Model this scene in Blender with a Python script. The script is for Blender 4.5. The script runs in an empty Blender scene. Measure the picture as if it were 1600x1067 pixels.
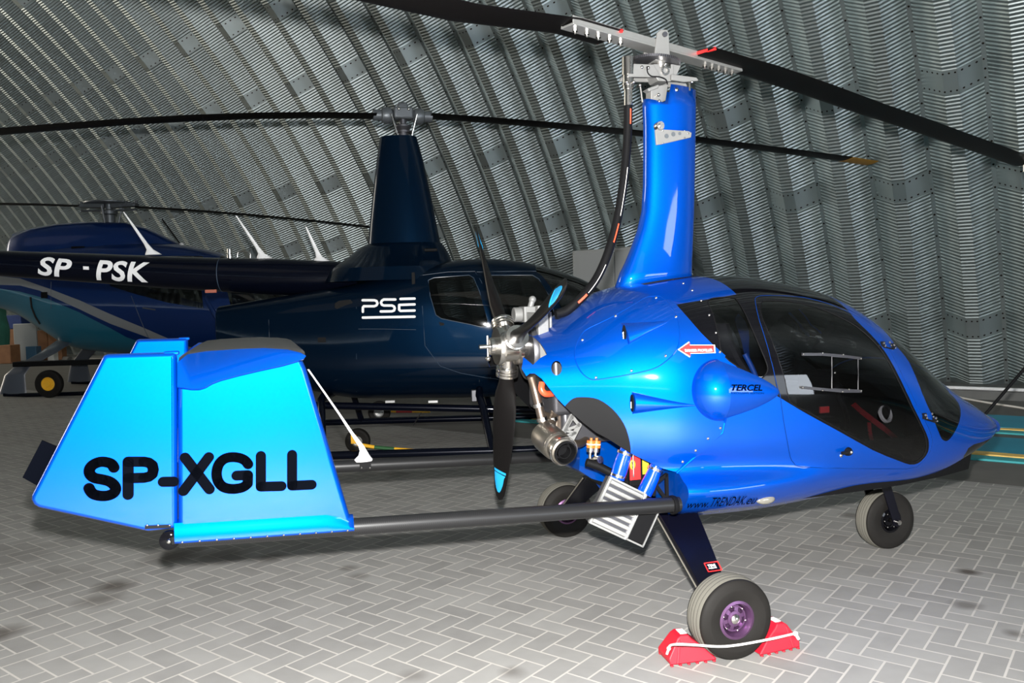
import bpy, bmesh, math, random
from mathutils import Vector, Matrix
from mathutils.bvhtree import BVHTree
random.seed(7)
C = bpy.context.scene.collection
PI = math.pi

# ------------------------------------------------------------------ camera, light, exposure
F, PT, RL, H = 1288.14, 0.0466, -0.0287, 1.38
_c, _s, _cr, _sr = math.cos(PT), math.sin(PT), math.cos(RL), math.sin(RL)
cam_d = bpy.data.cameras.new('camera'); cam = bpy.data.objects.new('camera', cam_d); C.objects.link(cam)
cam_d.sensor_width = 36; cam_d.lens = F * 36 / 1600; cam_d.clip_end = 300
_X, _U, _Fw = Vector((1, 0, 0)), Vector((0, _s, _c)), Vector((0, _c, -_s))
_R = _cr * _X + _sr * _U; _Up = -_sr * _X + _cr * _U
m = Matrix((_R, _Up, -_Fw)).transposed().to_4x4(); m.translation = (0, 0, H)
cam.matrix_world = m
sc = bpy.context.scene; sc.camera = cam
sc.view_settings.view_transform = 'Standard'; sc.view_settings.look = 'None'
sc.view_settings.gamma = 1; sc.view_settings.use_curve_mapping = False
sc.view_settings.exposure = 0.0
w = bpy.data.worlds.new('world'); sc.world = w; w.use_nodes = True
w.node_tree.nodes['Background'].inputs[0].default_value = (0.82, 0.9, 1.0, 1)
w.node_tree.nodes['Background'].inputs[1].default_value = 11.0      # overcast daylight outside the hangar door


def lamp(name, kind, loc, energy, col, size=0.1, target=None):
    d = bpy.data.lights.new(name, kind); d.energy = energy; d.color = col
    if kind == 'AREA': d.size = size
    else: d.shadow_soft_size = size
    o = bpy.data.objects.new(name, d); o.location = loc; C.objects.link(o)
    if target is not None:
        o.rotation_euler = (Vector(target) - Vector(loc)).to_track_quat('-Z', 'Y').to_euler()
    return o


lamp('camera_flash', 'POINT', (0.0, 0.02, H + 0.165), 2300, (1.0, 0.985, 0.96), 0.03)
WA = (0.6134, 0.7898)                     # hangar wall outward normal (x, y)
AL = (-0.7898, 0.6134)                    # along the wall, to the left


def na(n, a, z=0.0): return Vector((WA[0] * n + AL[0] * a, WA[1] * n + AL[1] * a, z))


A0_ = 1.515 + 0.7072 * -34
for k_, (n_, a_) in enumerate([(-9, -12), (-9, 3), (-9, 18), (-9, 33)]):
    lamp('overhead_fill', 'AREA', na(n_, a_, 12.4), 80, (1.0, 0.93, 0.80), 9.0, na(n_ + 3, a_, 0))  # broad overhead fill added for ambient light, stands for no known fitting
lamp('end_skylight', 'AREA', na(-4, 37, 7.5), 2600, (1.0, 0.92, 0.78), 9.0, na(6, 5, 4))


# ------------------------------------------------------------------ pixel rays -> points at real depth
def ray(px, py):
    x, y = px - 800, py - 533.5
    a = _cr * x + _sr * y; b = -_sr * x + _cr * y
    return Vector((a / F, _c + (-b / F) * _s, -_s + (-b / F) * _c))


EYE = Vector((0, 0, H))


def fl(px, py, z=0.0):
    r = ray(px, py); t = (z - H) / r.z
    return EYE + r * t


class Frame:
    def __init__(s, o, yaw):
        s.o = Vector(o); s.yaw = yaw
        s.x = Vector((math.cos(yaw), math.sin(yaw), 0)); s.y = Vector((-math.sin(yaw), math.cos(yaw), 0))

    def loc(s, v): v = v - s.o; return Vector((v.dot(s.x), v.dot(s.y), v.z))
    def dir(s, v): return Vector((v.dot(s.x), v.dot(s.y), v.z))

    def P(s, px, py, v, ax=1):
        o, r = s.loc(EYE), s.dir(ray(px, py)); t = (v - o[ax]) / r[ax]
        return o + r * t

    def vp(s, px, py, hub, phi):
        """radius and height where the pixel ray meets the upright plane through hub (local) with heading phi"""
        o, r = s.loc(EYE), s.dir(ray(px, py)); m = Vector((-math.sin(phi), math.cos(phi), 0)); d = Vector((math.cos(phi), math.sin(phi), 0))
        t = (hub - o).dot(m) / r.dot(m); q = o + r * t
        return (q - hub).dot(d), q.z


# ------------------------------------------------------------------ materials
def nt(name):
    m = bpy.data.materials.new(name); m.use_nodes = True
    return m, m.node_tree, m.node_tree.nodes['Principled BSDF']


def mat(name, col, rough=0.5, metal=0.0, spec=0.5, coat=0.0, noise=0.0, nscale=20, bump=0.0, emit=None):
    m, t, b = nt(name)
    b.inputs['Base Color'].default_value = (*col, 1); b.inputs['Roughness'].default_value = rough
    b.inputs['Metallic'].default_value = metal; b.inputs['Specular IOR Level'].default_value = spec
    b.inputs['Coat Weight'].default_value = coat; b.inputs['Coat Roughness'].default_value = 0.04
    if noise or bump:
        tc = t.nodes.new('ShaderNodeTexCoord'); n = t.nodes.new('ShaderNodeTexNoise')
        n.inputs['Scale'].default_value = nscale; n.inputs['Detail'].default_value = 5
        t.links.new(tc.outputs['Object'], n.inputs['Vector'])
        if noise:
            mx = t.nodes.new('ShaderNodeMix'); mx.data_type = 'RGBA'
            mx.inputs[6].default_value = (*[c * (1 - noise) for c in col], 1)
            mx.inputs[7].default_value = (*[min(1, c * (1 + noise)) for c in col], 1)
            t.links.new(n.outputs[0], mx.inputs[0]); t.links.new(mx.outputs[2], b.inputs['Base Color'])
        if bump:
            bp = t.nodes.new('ShaderNodeBump'); bp.inputs['Strength'].default_value = bump; bp.inputs['Distance'].default_value = 0.002
            t.links.new(n.outputs[0], bp.inputs['Height']); t.links.new(bp.outputs[0], b.inputs['Normal'])
    if emit:
        b.inputs['Emission Color'].default_value = (*emit[0], 1); b.inputs['Emission Strength'].default_value = emit[1]
    return m


def tinted(name, tint, refl=1.0, rough=0.02):
    m = bpy.data.materials.new(name); m.use_nodes = True; t = m.node_tree; t.nodes.clear()
    o = t.nodes.new('ShaderNodeOutputMaterial'); mx = t.nodes.new('ShaderNodeMixShader')
    tr = t.nodes.new('ShaderNodeBsdfTransparent'); tr.inputs[0].default_value = (*tint, 1)
    g = t.nodes.new('ShaderNodeBsdfGlossy'); g.inputs['Roughness'].default_value = rough
    g.inputs['Color'].default_value = (refl, refl, refl, 1)
    fr = t.nodes.new('ShaderNodeFresnel'); fr.inputs[0].default_value = 1.5
    t.links.new(fr.outputs[0], mx.inputs[0]); t.links.new(tr.outputs[0], mx.inputs[1]); t.links.new(g.outputs[0], mx.inputs[2])
    t.links.new(mx.outputs[0], o.inputs[0])
    return m


def carbon(name):
    m, t, b = nt(name)
    tc = t.nodes.new('ShaderNodeTexCoord'); ck = t.nodes.new('ShaderNodeTexChecker'); ck.inputs['Scale'].default_value = 260
    ck.inputs[1].default_value = (0.005, 0.005, 0.005, 1); ck.inputs[2].default_value = (0.016, 0.016, 0.017, 1)
    t.links.new(tc.outputs['Object'], ck.inputs[0]); t.links.new(ck.outputs[0], b.inputs['Base Color'])
    b.inputs['Roughness'].default_value = 0.36; b.inputs['Specular IOR Level'].default_value = 0.3
    return m


M = {}
M['blue'] = mat('metallic_blue_paint', (0.0, 0.070, 0.46), 0.52, 0.72, spec=0.0, coat=0.8)
M['blue_dk'] = mat('dark_blue_paint', (0.0, 0.05, 0.30), 0.4, 0.5, spec=0.0, coat=0.5)
M['blacktrim'] = mat('black_trim', (0.004, 0.004, 0.0045), 0.6, spec=0.12)
M['blackgloss'] = mat('black_gloss_paint', (0.003, 0.003, 0.004), 0.06, spec=0.18)
M['glass'] = tinted('smoked_acrylic', (0.36, 0.36, 0.39))
M['glass2'] = tinted('helicopter_acrylic', (0.25, 0.27, 0.27))
M['carbon'] = carbon('carbon_fibre')
M['rotor'] = mat('rotor_blade_black', (0.0035, 0.003, 0.003), 0.4, spec=0.15)
M['alu'] = mat('aluminium', (0.34, 0.34, 0.33), 0.35, 0.6, noise=0.1, nscale=8)
M['alup'] = mat('painted_aluminium', (0.18, 0.18, 0.175), 0.45, 0.2)
M['steel'] = mat('polished_steel', (0.55, 0.53, 0.50), 0.22, 1.0)
M['gunm'] = mat('grey_hub_paint', (0.10, 0.11, 0.12), 0.4, 0.4)
M['dsteel'] = mat('dark_steel', (0.10, 0.10, 0.11), 0.4, 0.8)
M['exh'] = mat('heat_tinted_steel', (0.24, 0.19, 0.15), 0.35, 0.9, noise=0.5, nscale=14)
M['muff'] = mat('muffler_steel', (0.22, 0.20, 0.17), 0.35, 0.9, noise=0.25, nscale=10)
M['rubber'] = mat('tyre_rubber', (0.011, 0.010, 0.009), 0.7, noise=0.3, nscale=12, spec=0.15)
M['tread'] = mat('tyre_tread_dusty', (0.10, 0.095, 0.08), 0.85, spec=0.2)
M['purple'] = mat('purple_anodised', (0.16, 0.08, 0.17), 0.35, 0.8)
M['legb'] = mat('black_composite', (0.002, 0.002, 0.005), 0.25, spec=0.3)
M['red'] = mat('red_plastic', (0.40, 0.004, 0.016), 0.55, noise=0.15, nscale=30, bump=0.3)
M['redst'] = mat('red_webbing', (0.9, 0.015, 0.03), 0.7)
M['redsil'] = mat('red_silicone_hose', (0.75, 0.08, 0.03), 0.35)
M['white'] = mat('white_plastic', (0.78, 0.78, 0.78), 0.45)
M['rope'] = mat('white_rope', (0.75, 0.72, 0.68), 0.8, noise=0.3, nscale=200)
M['bluehose'] = mat('blue_silicone_hose', (0.0, 0.05, 0.75), 0.22, coat=0.6)
M['orange'] = mat('amber_rubber', (0.5, 0.13, 0.02), 0.4)
M['yellow'] = mat('yellow_paint', (0.85, 0.45, 0.02), 0.45)
M['green'] = mat('green_paint', (0.02, 0.10, 0.03), 0.5)
M['redp'] = mat('red_paint', (0.45, 0.02, 0.02), 0.5)
M['ink'] = mat('black_lettering', (0.0006, 0.0010, 0.0024), 0.8, spec=0.02)
M['inkw'] = mat('white_lettering', (0.85, 0.85, 0.85), 0.5)
M['inkr'] = mat('red_lettering', (0.80, 0.02, 0.02), 0.45)
M['tipblue'] = mat('blade_tip_blue', (0.01, 0.30, 0.62), 0.4)
M['navy'] = mat('navy_paint', (0.0012, 0.0065, 0.017), 0.34, 0.35, spec=0.0, coat=0.3)
M['boomnavy'] = mat('black_navy_paint', (0.002, 0.003, 0.008), 0.25, 0.2, spec=0.1, coat=0.25)
M['royal'] = mat('royal_blue_paint', (0.003, 0.022, 0.115), 0.3, 0.3, spec=0.2, coat=0.4)
M['teal'] = mat('teal_paint', (0.01, 0.12, 0.19), 0.35, 0.2, coat=0.6)
M['silverp'] = mat('silver_stripe', (0.22, 0.23, 0.24), 0.4, 0.2)
M['seat'] = mat('dark_seat_fabric', (0.008, 0.008, 0.011), 0.8)
M['seatb'] = mat('blue_seat_piping', (0.0, 0.08, 0.45), 0.5)
M['fin'] = mat('radiator_core', (0.5, 0.5, 0.48), 0.4, 0.6)
M['greyskin'] = mat('mottled_grey_skin', (0.055, 0.053, 0.05), 0.45, noise=0.25, nscale=6)
M['lens'] = mat('clear_lens', (0.22, 0.21, 0.18), 0.15, 0.3)


# ------------------------------------------------------------------ mesh helpers
def setp(o, label=None, cat=None, group=None, kind=None):
    if label: o['label'] = label
    if cat: o['category'] = cat
    if group: o['group'] = group
    if kind: o['kind'] = kind
    return o


def thing(name, label, cat, loc=(0, 0, 0), rz=0, group=None):
    o = bpy.data.objects.new(name, None); C.objects.link(o); o.location = loc; o.rotation_euler = (0, 0, rz)
    o.empty_display_size = 0.1
    return setp(o, label, cat, group)


class MB:
    """collects shapes in one local frame and links them as one mesh object"""
    def __init__(s): s.v = []; s.f = []; s.m = []

    def add(s, vs, fs, mi=0):
        n = len(s.v); s.v += [Vector(v) for v in vs]; s.f += [tuple(n + i for i in f) for f in fs]; s.m += [mi] * len(fs); return s

    def box(s, c, d, rot=None, mi=0, taper=1.0):
        c = Vector(c); vs = []
        for sx in (-1, 1):
            for sy in (-1, 1):
                for sz in (-1, 1):
                    k = taper if sz > 0 else 1.0
                    v = Vector((sx * d[0] / 2 * k, sy * d[1] / 2 * k, sz * d[2] / 2))
                    if rot is not None: v = rot @ v
                    vs.append(c + v)
        return s.add(vs, [(0, 1, 3, 2), (4, 6, 7, 5), (0, 4, 5, 1), (2, 3, 7, 6), (0, 2, 6, 4), (1, 5, 7, 3)], mi)

    def beam(s, a, b, wd, ht, mi=0, up=(0, 0, 1), w2=None, h2=None):
        a, b = Vector(a), Vector(b); d = (b - a).normalized(); side = d.cross(Vector(up))
        if side.length < 1e-4: side = d.cross(Vector((0, 1, 0)))
        side.normalize(); u = side.cross(d)
        w2 = wd if w2 is None else w2; h2 = ht if h2 is None else h2
        vs = []
        for p, ww, hh in ((a, wd, ht), (b, w2, h2)):
            for i, j in ((-1, -1), (1, -1), (1, 1), (-1, 1)): vs.append(p + side * i * ww / 2 + u * j * hh / 2)
        return s.add(vs, [(3, 2, 1, 0), (4, 5, 6, 7), (0, 1, 5, 4), (1, 2, 6, 5), (2, 3, 7, 6), (3, 0, 4, 7)], mi)

    def tube(s, pts, r, seg=14, mi=0, cap=True, sy=1.0):
        pts = [Vector(p) for p in pts]; n = len(pts)
        rs = r if isinstance(r, (list, tuple)) else [r] * n
        vs = []; pu = None
        for i, p in enumerate(pts):
            t = (pts[min(i + 1, n - 1)] - pts[max(i - 1, 0)]).normalized()
            if pu is None:
                pu = Vector((0, 0, 1)) if abs(t.z) < 0.9 else Vector((0, 1, 0))
            u = (pu - t * pu.dot(t)).normalized(); v = t.cross(u); pu = u
            for k in range(seg):
                a = 2 * PI * k / seg; vs.append(p + (u * math.cos(a) * sy + v * math.sin(a)) * rs[i])
        fs = [(i * seg + k, i * seg + (k + 1) % seg, (i + 1) * seg + (k + 1) % seg, (i + 1) * seg + k) for i in range(n - 1) for k in range(seg)]
        if cap: fs += [tuple(range(seg))[::-1], tuple((n - 1) * seg + k for k in range(seg))]
        return s.add(vs, fs, mi)

    def lathe(s, prof, c, axis=(0, 1, 0), seg=40, mi=0, mats=None, closed=False):
        """prof: list of (radius, offset along axis)"""
        c = Vector(c); ax = Vector(axis).normalized()
        u = ax.cross(Vector((0, 0, 1)));
        if u.length < 1e-3: u = ax.cross(Vector((1, 0, 0)))
        u.normalize(); v = ax.cross(u)
        n = len(s.v)
        for r, h in prof:
            for k in range(seg):
                a = 2 * PI * k / seg; s.v.append(c + ax * h + (u * math.cos(a) + v * math.sin(a)) * r)
        for i in range(len(prof) - 1 + (1 if closed else 0)):
            j = (i + 1) % len(prof)
            for k in range(seg):
                s.f.append((n + i * seg + k, n + i * seg + (k + 1) % seg, n + j * seg + (k + 1) % seg, n + j * seg + k))
                s.m.append(mats[i] if mats else mi)
        return s

    def prism(s, poly, y0, y1, fn=None, mi=0):
        """poly in (x, z), extruded along y; fn maps (x, y, z)"""
        fn = fn or (lambda x, y, z: (x, y, z)); n = len(poly)
        vs = [fn(x, y0, z) for x, z in poly] + [fn(x, y1, z) for x, z in poly]
        return s.add(vs, [tuple(range(n))[::-1], tuple(range(n, 2 * n))] + [(i, (i + 1) % n, n + (i + 1) % n, n + i) for i in range(n)], mi)

    def sphere(s, c, r, seg=12, rings=8, mi=0, sc=(1, 1, 1)):
        c = Vector(c); n = len(s.v)
        for i in range(rings + 1):
            a = PI * i / rings
            for k in range(seg):
                b = 2 * PI * k / seg
                s.v.append(c + Vector((r * sc[0] * math.sin(a) * math.cos(b), r * sc[1] * math.sin(a) * math.sin(b), r * sc[2] * math.cos(a))))
        for i in range(rings):
            for k in range(seg):
                s.f.append((n + i * seg + k, n + (i + 1) * seg + k, n + (i + 1) * seg + (k + 1) % seg, n + i * seg + (k + 1) % seg)); s.m.append(mi)
        return s

    def loft(s, rings, mi=0, cap=True, closed=True):
        n0 = len(s.v); k = len(rings[0])
        for r in rings: s.v += [Vector(p) for p in r]
        rng = k if closed else k - 1
        for i in range(len(rings) - 1):
            for j in range(rng):
                s.f.append((n0 + i * k + j, n0 + i * k + (j + 1) % k, n0 + (i + 1) * k + (j + 1) % k, n0 + (i + 1) * k + j)); s.m.append(mi)
        if cap and closed:
            s.f += [tuple(n0 + j for j in range(k))[::-1], tuple(n0 + (len(rings) - 1) * k + j for j in range(k))]; s.m += [mi, mi]
        return s

    def islands(s):
        par = list(range(len(s.v)))
        def find(i):
            while par[i] != i: par[i] = par[par[i]]; i = par[i]
            return i
        key = {}
        for i, v in enumerate(s.v):
            k = (round(v.x, 6), round(v.y, 6), round(v.z, 6)); j = key.setdefault(k, i); par[find(i)] = find(j)
        for f in s.f:
            for i in f[1:]: par[find(i)] = find(f[0])
        out = {}
        for f, m in zip(s.f, s.m): out.setdefault(find(f[0]), []).append((f, m))
        r = []
        for fl_ in out.values():
            mb = MB(); mp_ = {}
            for f, m in fl_:
                for i in f:
                    if i not in mp_: mp_[i] = len(mb.v); mb.v.append(s.v[i])
                mb.f.append(tuple(mp_[i] for i in f)); mb.m.append(m)
            r.append(mb)
        return r

    def pieces(s, name, mats, parent=None, **kw):
        """each separate piece becomes an object of its own"""
        return [mb.build(name, mats, parent, **kw) for mb in s.islands()][0]

    def build(s, name, mats, parent=None, smooth=True, angle=35, bevel=0.0, wn=False):
        me = bpy.data.meshes.new(name); me.from_pydata([tuple(v) for v in s.v], [], s.f); me.update()
        bm = bmesh.new(); bm.from_mesh(me)
        bmesh.ops.remove_doubles(bm, verts=bm.verts, dist=1e-6) if len(s.v) < 60000 else None
        bmesh.ops.recalc_face_normals(bm, faces=bm.faces); bm.to_mesh(me); bm.free()
        if not isinstance(mats, (list, tuple)): mats = [mats]
        for mm in mats: me.materials.append(mm)
        if len(me.polygons) == len(s.m): me.polygons.foreach_set('material_index', s.m)
        o = bpy.data.objects.new(name, me); C.objects.link(o)
        if parent is not None: o.parent = parent
        if bevel:
            b = o.modifiers.new('bevel', 'BEVEL'); b.width = bevel; b.segments = 2; b.limit_method = 'ANGLE'; b.angle_limit = math.radians(40)
        if smooth:
            me.polygons.foreach_set('use_smooth', [True] * len(me.polygons))
            try: me.set_sharp_from_angle(angle=math.radians(angle))
            except Exception: pass
            if wn or bevel:
                w_ = o.modifiers.new('wn', 'WEIGHTED_NORMAL'); w_.keep_sharp = True
        return o


def dup(o, parent=None):
    c = o.copy(); C.objects.link(c); c.parent = parent
    for ch in list(o.children): dup(ch, c)
    return c


def cat(pts, n=6):
    """smooth curve through the points"""
    pts = [Vector(p) for p in pts]; out = []
    for i in range(len(pts) - 1):
        p0, p1, p2, p3 = pts[max(i - 1, 0)], pts[i], pts[i + 1], pts[min(i + 2, len(pts) - 1)]
        for k in range(n):
            t = k / n
            out.append(0.5 * ((2 * p1) + (p2 - p0) * t + (2 * p0 - 5 * p1 + 4 * p2 - p3) * t * t + (3 * p1 - p0 - 3 * p2 + p3) * t ** 3))
    out.append(pts[-1]); return out


def hermite(x, xs, ys):
    n = len(xs)
    if x <= xs[0]: return ys[0]
    if x >= xs[-1]: return ys[-1]
    i = max(j for j in range(n - 1) if xs[j] <= x)
    def g(j):
        a, b = max(j - 1, 0), min(j + 1, n - 1); return (ys[b] - ys[a]) / (xs[b] - xs[a])
    h = xs[i + 1] - xs[i]; t = (x - xs[i]) / h
    return (2 * t**3 - 3 * t * t + 1) * ys[i] + (t**3 - 2 * t * t + t) * h * g(i) + (3 * t * t - 2 * t**3) * ys[i + 1] + (t**3 - t * t) * h * g(i + 1)


def ribbon(mb, pts, wd, y0, y1, fn=None, mi=0, n=10, z2=True):
    """round-ended stroke in the (x, z) plane between y0 and y1"""
    r = wd / 2
    for i in range(len(pts) - 1):
        (x0, z0), (x1, z1) = pts[i], pts[i + 1]; a = math.atan2(z1 - z0, x1 - x0)
        poly = [(x1 + r * math.cos(a - PI / 2 + PI * k / n), z1 + r * math.sin(a - PI / 2 + PI * k / n)) for k in range(n + 1)]
        poly += [(x0 + r * math.cos(a + PI / 2 + PI * k / n), z0 + r * math.sin(a + PI / 2 + PI * k / n)) for k in range(n + 1)]
        mb.prism(poly, y0, y1, fn, mi)


def text_polys(txt, bold=0.0, shear=0.0, spacing=1.0, grid=True):
    cu = bpy.data.curves.new('t', 'FONT'); cu.body = txt; cu.size = 1; cu.offset = bold; cu.shear = shear; cu.space_character = spacing
    cu.resolution_u = 4
    o = bpy.data.objects.new('t', cu); C.objects.link(o)
    dg = bpy.context.evaluated_depsgraph_get(); dg.update()
    me = bpy.data.meshes.new_from_object(o.evaluated_get(dg))
    bm = bmesh.new(); bm.from_mesh(me)
    xs = [v.co.x for v in bm.verts]; ys = [v.co.y for v in bm.verts]
    if grid and xs:
        for k in range(1, 8): bmesh.ops.bisect_plane(bm, geom=bm.verts[:] + bm.edges[:] + bm.faces[:], plane_co=(0, min(ys) + (max(ys) - min(ys)) * k / 8, 0), plane_no=(0, 1, 0))
        nx = int((max(xs) - min(xs)) * 6)
        for k in range(1, nx): bmesh.ops.bisect_plane(bm, geom=bm.verts[:] + bm.edges[:] + bm.faces[:], plane_co=(min(xs) + (max(xs) - min(xs)) * k / nx, 0, 0), plane_no=(1, 0, 0))
        bmesh.ops.triangulate(bm, faces=bm.faces); bm.verts.index_update()
    vs = [tuple(v.co) for v in bm.verts]; fs = [tuple(v.index for v in f.verts) for f in bm.faces]; bm.free()
    bpy.data.objects.remove(o); bpy.data.curves.remove(cu); bpy.data.meshes.remove(me)
    return vs, fs


def text_on(mb, txt, p0, p1, height, surf, bold=0.0, shear=0.0, spacing=1.0, mi=0, fit=True, up=None):
    """text from p0 to p1 (x, z) on a surface: surf(x, z) gives the 3D point"""
    vs, fs = text_polys(txt, bold, shear, spacing)
    if not vs: return
    x0 = min(v[0] for v in vs); x1 = max(v[0] for v in vs); y1 = max(v[1] for v in vs)
    dx, dz = p1[0] - p0[0], p1[1] - p0[1]; L = math.hypot(dx, dz); ux, uz = dx / L, dz / L
    kx = L / (x1 - x0); ky = height / y1
    out = []
    for v in vs:
        a = (v[0] - x0) * kx; b = v[1] * ky
        out.append(surf(p0[0] + ux * a - uz * b, p0[1] + uz * a + ux * b))
    mb.add(out, fs, mi)


# ------------------------------------------------------------------ cutting a skin along outlines
def seg_cut(bm, a, b, cand, eps=0.03):
    """cut the skin with the plane that holds the y axis and the (x, z) segment a-b, near that segment only"""
    d = Vector((b[0] - a[0], 0, b[1] - a[1]))
    if d.length < 1e-5: return
    no = Vector((-d.z, 0, d.x)).normalized(); e = 1e-4
    lx, hx, lz, hz = min(a[0], b[0]) - e, max(a[0], b[0]) + e, min(a[1], b[1]) - e, max(a[1], b[1]) + e
    fs = []
    for f in list(cand):
        if not f.is_valid: cand.discard(f); continue
        xs = [v.co.x for v in f.verts]; zs = [v.co.z for v in f.verts]
        if min(xs) <= hx and max(xs) >= lx and min(zs) <= hz and max(zs) >= lz: fs.append(f)
    if not fs: return
    es = {ed for f in fs for ed in f.edges}; vv = {v for f in fs for v in f.verts}
    r = bmesh.ops.bisect_plane(bm, geom=list(fs) + list(es) + list(vv), plane_co=Vector((a[0], 0, a[1])), plane_no=no, dist=1e-6)
    for g in r['geom']:
        if isinstance(g, bmesh.types.BMFace): cand.add(g)


def cut_poly(bm, poly):
    x0, x1 = min(p[0] for p in poly) - .05, max(p[0] for p in poly) + .05; z0, z1 = min(p[1] for p in poly) - .05, max(p[1] for p in poly) + .05
    cand = {f for f in bm.faces if any(x0 <= v.co.x <= x1 and z0 <= v.co.z <= z1 for v in f.verts)}
    n = len(poly)
    for i in range(n): seg_cut(bm, poly[i], poly[(i + 1) % n], cand)


def smooth_loop(poly, n=3):
    """closed outline rounded through its points"""
    out = []; k = len(poly)
    for i in range(k):
        p0, p1, p2, p3 = (Vector(poly[(i + j) % k]) for j in (-1, 0, 1, 2))
        for q in range(n):
            t = q / n; v = 0.5 * ((2 * p1) + (p2 - p0) * t + (2 * p0 - 5 * p1 + 4 * p2 - p3) * t * t + (3 * p1 - p0 - 3 * p2 + p3) * t ** 3)
            out.append((v.x, v.y))
    return out


def smooth_open(poly, n=3): return [(v.x, v.z) for v in cat([Vector((a, 0, b)) for a, b in poly], n)]


def inpoly(x, z, poly):
    c = False; n = len(poly); j = n - 1
    for i in range(n):
        xi, zi = poly[i]; xj, zj = poly[j]
        if (zi > z) != (zj > z) and x < (xj - xi) * (z - zi) / (zj - zi) + xi: c = not c
        j = i
    return c


def skin_parts(grid, wrap, outlines, classify, pre=(), disp=None):
    """grid of rings -> bmesh, cut along outlines [(poly, side)], faces sorted by classify(x, y, z) -> key.
    returns {key: (verts, faces, normals)}, full BVH"""
    bm = bmesh.new(); rows = [[bm.verts.new(p) for p in r] for r in grid]
    for i in range(len(rows) - 1):
        k = len(rows[i])
        for j in range(k if wrap else k - 1):
            q = (rows[i][j], rows[i][(j + 1) % k], rows[i + 1][(j + 1) % k], rows[i + 1][j])
            try: bm.faces.new(q)
            except ValueError: pass
    bmesh.ops.remove_doubles(bm, verts=bm.verts, dist=1e-5)
    bmesh.ops.recalc_face_normals(bm, faces=bm.faces)
    for poly in pre: cut_poly(bm, poly)
    if disp:
        for v in bm.verts: v.co = disp(v.co)
    bm.normal_update(); nl = bm.verts.layers.float_vector.new('n0')
    for v in bm.verts: v[nl] = v.normal
    for poly, side in outlines:
        cut_poly(bm, poly)
    bm.normal_update()
    res = {}
    for f in bm.faces:
        c = f.calc_center_median(); k = classify(c.x, c.y, c.z)
        if k is None: continue
        key, mi = k
        V, Fc, N, MI, mp = res.setdefault(key, ([], [], [], [], {}))
        idx = []
        for v in f.verts:
            if v.index == -1 or v not in mp:
                mp[v] = len(V); V.append(v.co.copy()); q_ = Vector(v[nl]); N.append(q_.normalized() if q_.length > .1 else v.normal.copy())
            idx.append(mp[v])
        Fc.append(tuple(idx)); MI.append(mi)
    return res, bm


def build_skin(name, part, mats, parent, thick=0.0, out=0.0, inner=None):
    V, Fc, N, MI, _ = part
    vs = [v + n * out for v, n in zip(V, N)]; fs = list(Fc); nn = [n.copy() for n in N]; mi = list(MI); k = len(vs)
    if thick:
        vs += [v - n * thick for v, n in zip(vs[:k], N)]; nn += [-n for n in N]
        fs += [tuple(k + i for i in reversed(f)) for f in Fc]; mi += [m if inner is None else inner for m in MI]
        cnt = {}
        for fi, f in enumerate(Fc):
            for j in range(len(f)): cnt.setdefault(frozenset((f[j], f[(j + 1) % len(f)])), []).append((f[j], f[(j + 1) % len(f)], MI[fi]))
        for e in cnt.values():
            if len(e) == 1:
                a, b, m_ = e[0]; n0 = len(vs); q = [vs[b], vs[a], vs[a + k], vs[b + k]]
                fn = (q[1] - q[0]).cross(q[3] - q[0])
                fn = fn.normalized() if fn.length > 1e-12 else N[a]
                vs += [v.copy() for v in q]; nn += [fn] * 4; fs.append((n0, n0 + 1, n0 + 2, n0 + 3)); mi.append(m_)
    me = bpy.data.meshes.new(name); me.from_pydata([tuple(v) for v in vs], [], fs); me.update()
    for mm in mats: me.materials.append(mm)
    me.polygons.foreach_set('material_index', mi); me.polygons.foreach_set('use_smooth', [True] * len(fs))
    me.normals_split_custom_set_from_vertices([tuple(n) for n in nn])
    o = bpy.data.objects.new(name, me); C.objects.link(o); o.parent = parent
    return o


# ------------------------------------------------------------------ the hangar
def nodes_expr(t):
    def mth(op, a, b=None, c=None, clamp=False):
        n = t.nodes.new('ShaderNodeMath'); n.operation = op; n.use_clamp = clamp
        for i, v in enumerate((a, b, c)):
            if v is None: continue
            if isinstance(v, (int, float)): n.inputs[i].default_value = v
            else: t.links.new(v, n.inputs[i])
        return n.outputs[0]
    return mth


MOD, WD, AR, AZ, AC, S0 = 0.7072, 13.428, 22.625, 17.388, -3.774, 1.515
DEPTH = 0.27
_th0 = math.asin(-AC / AZ)


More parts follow.
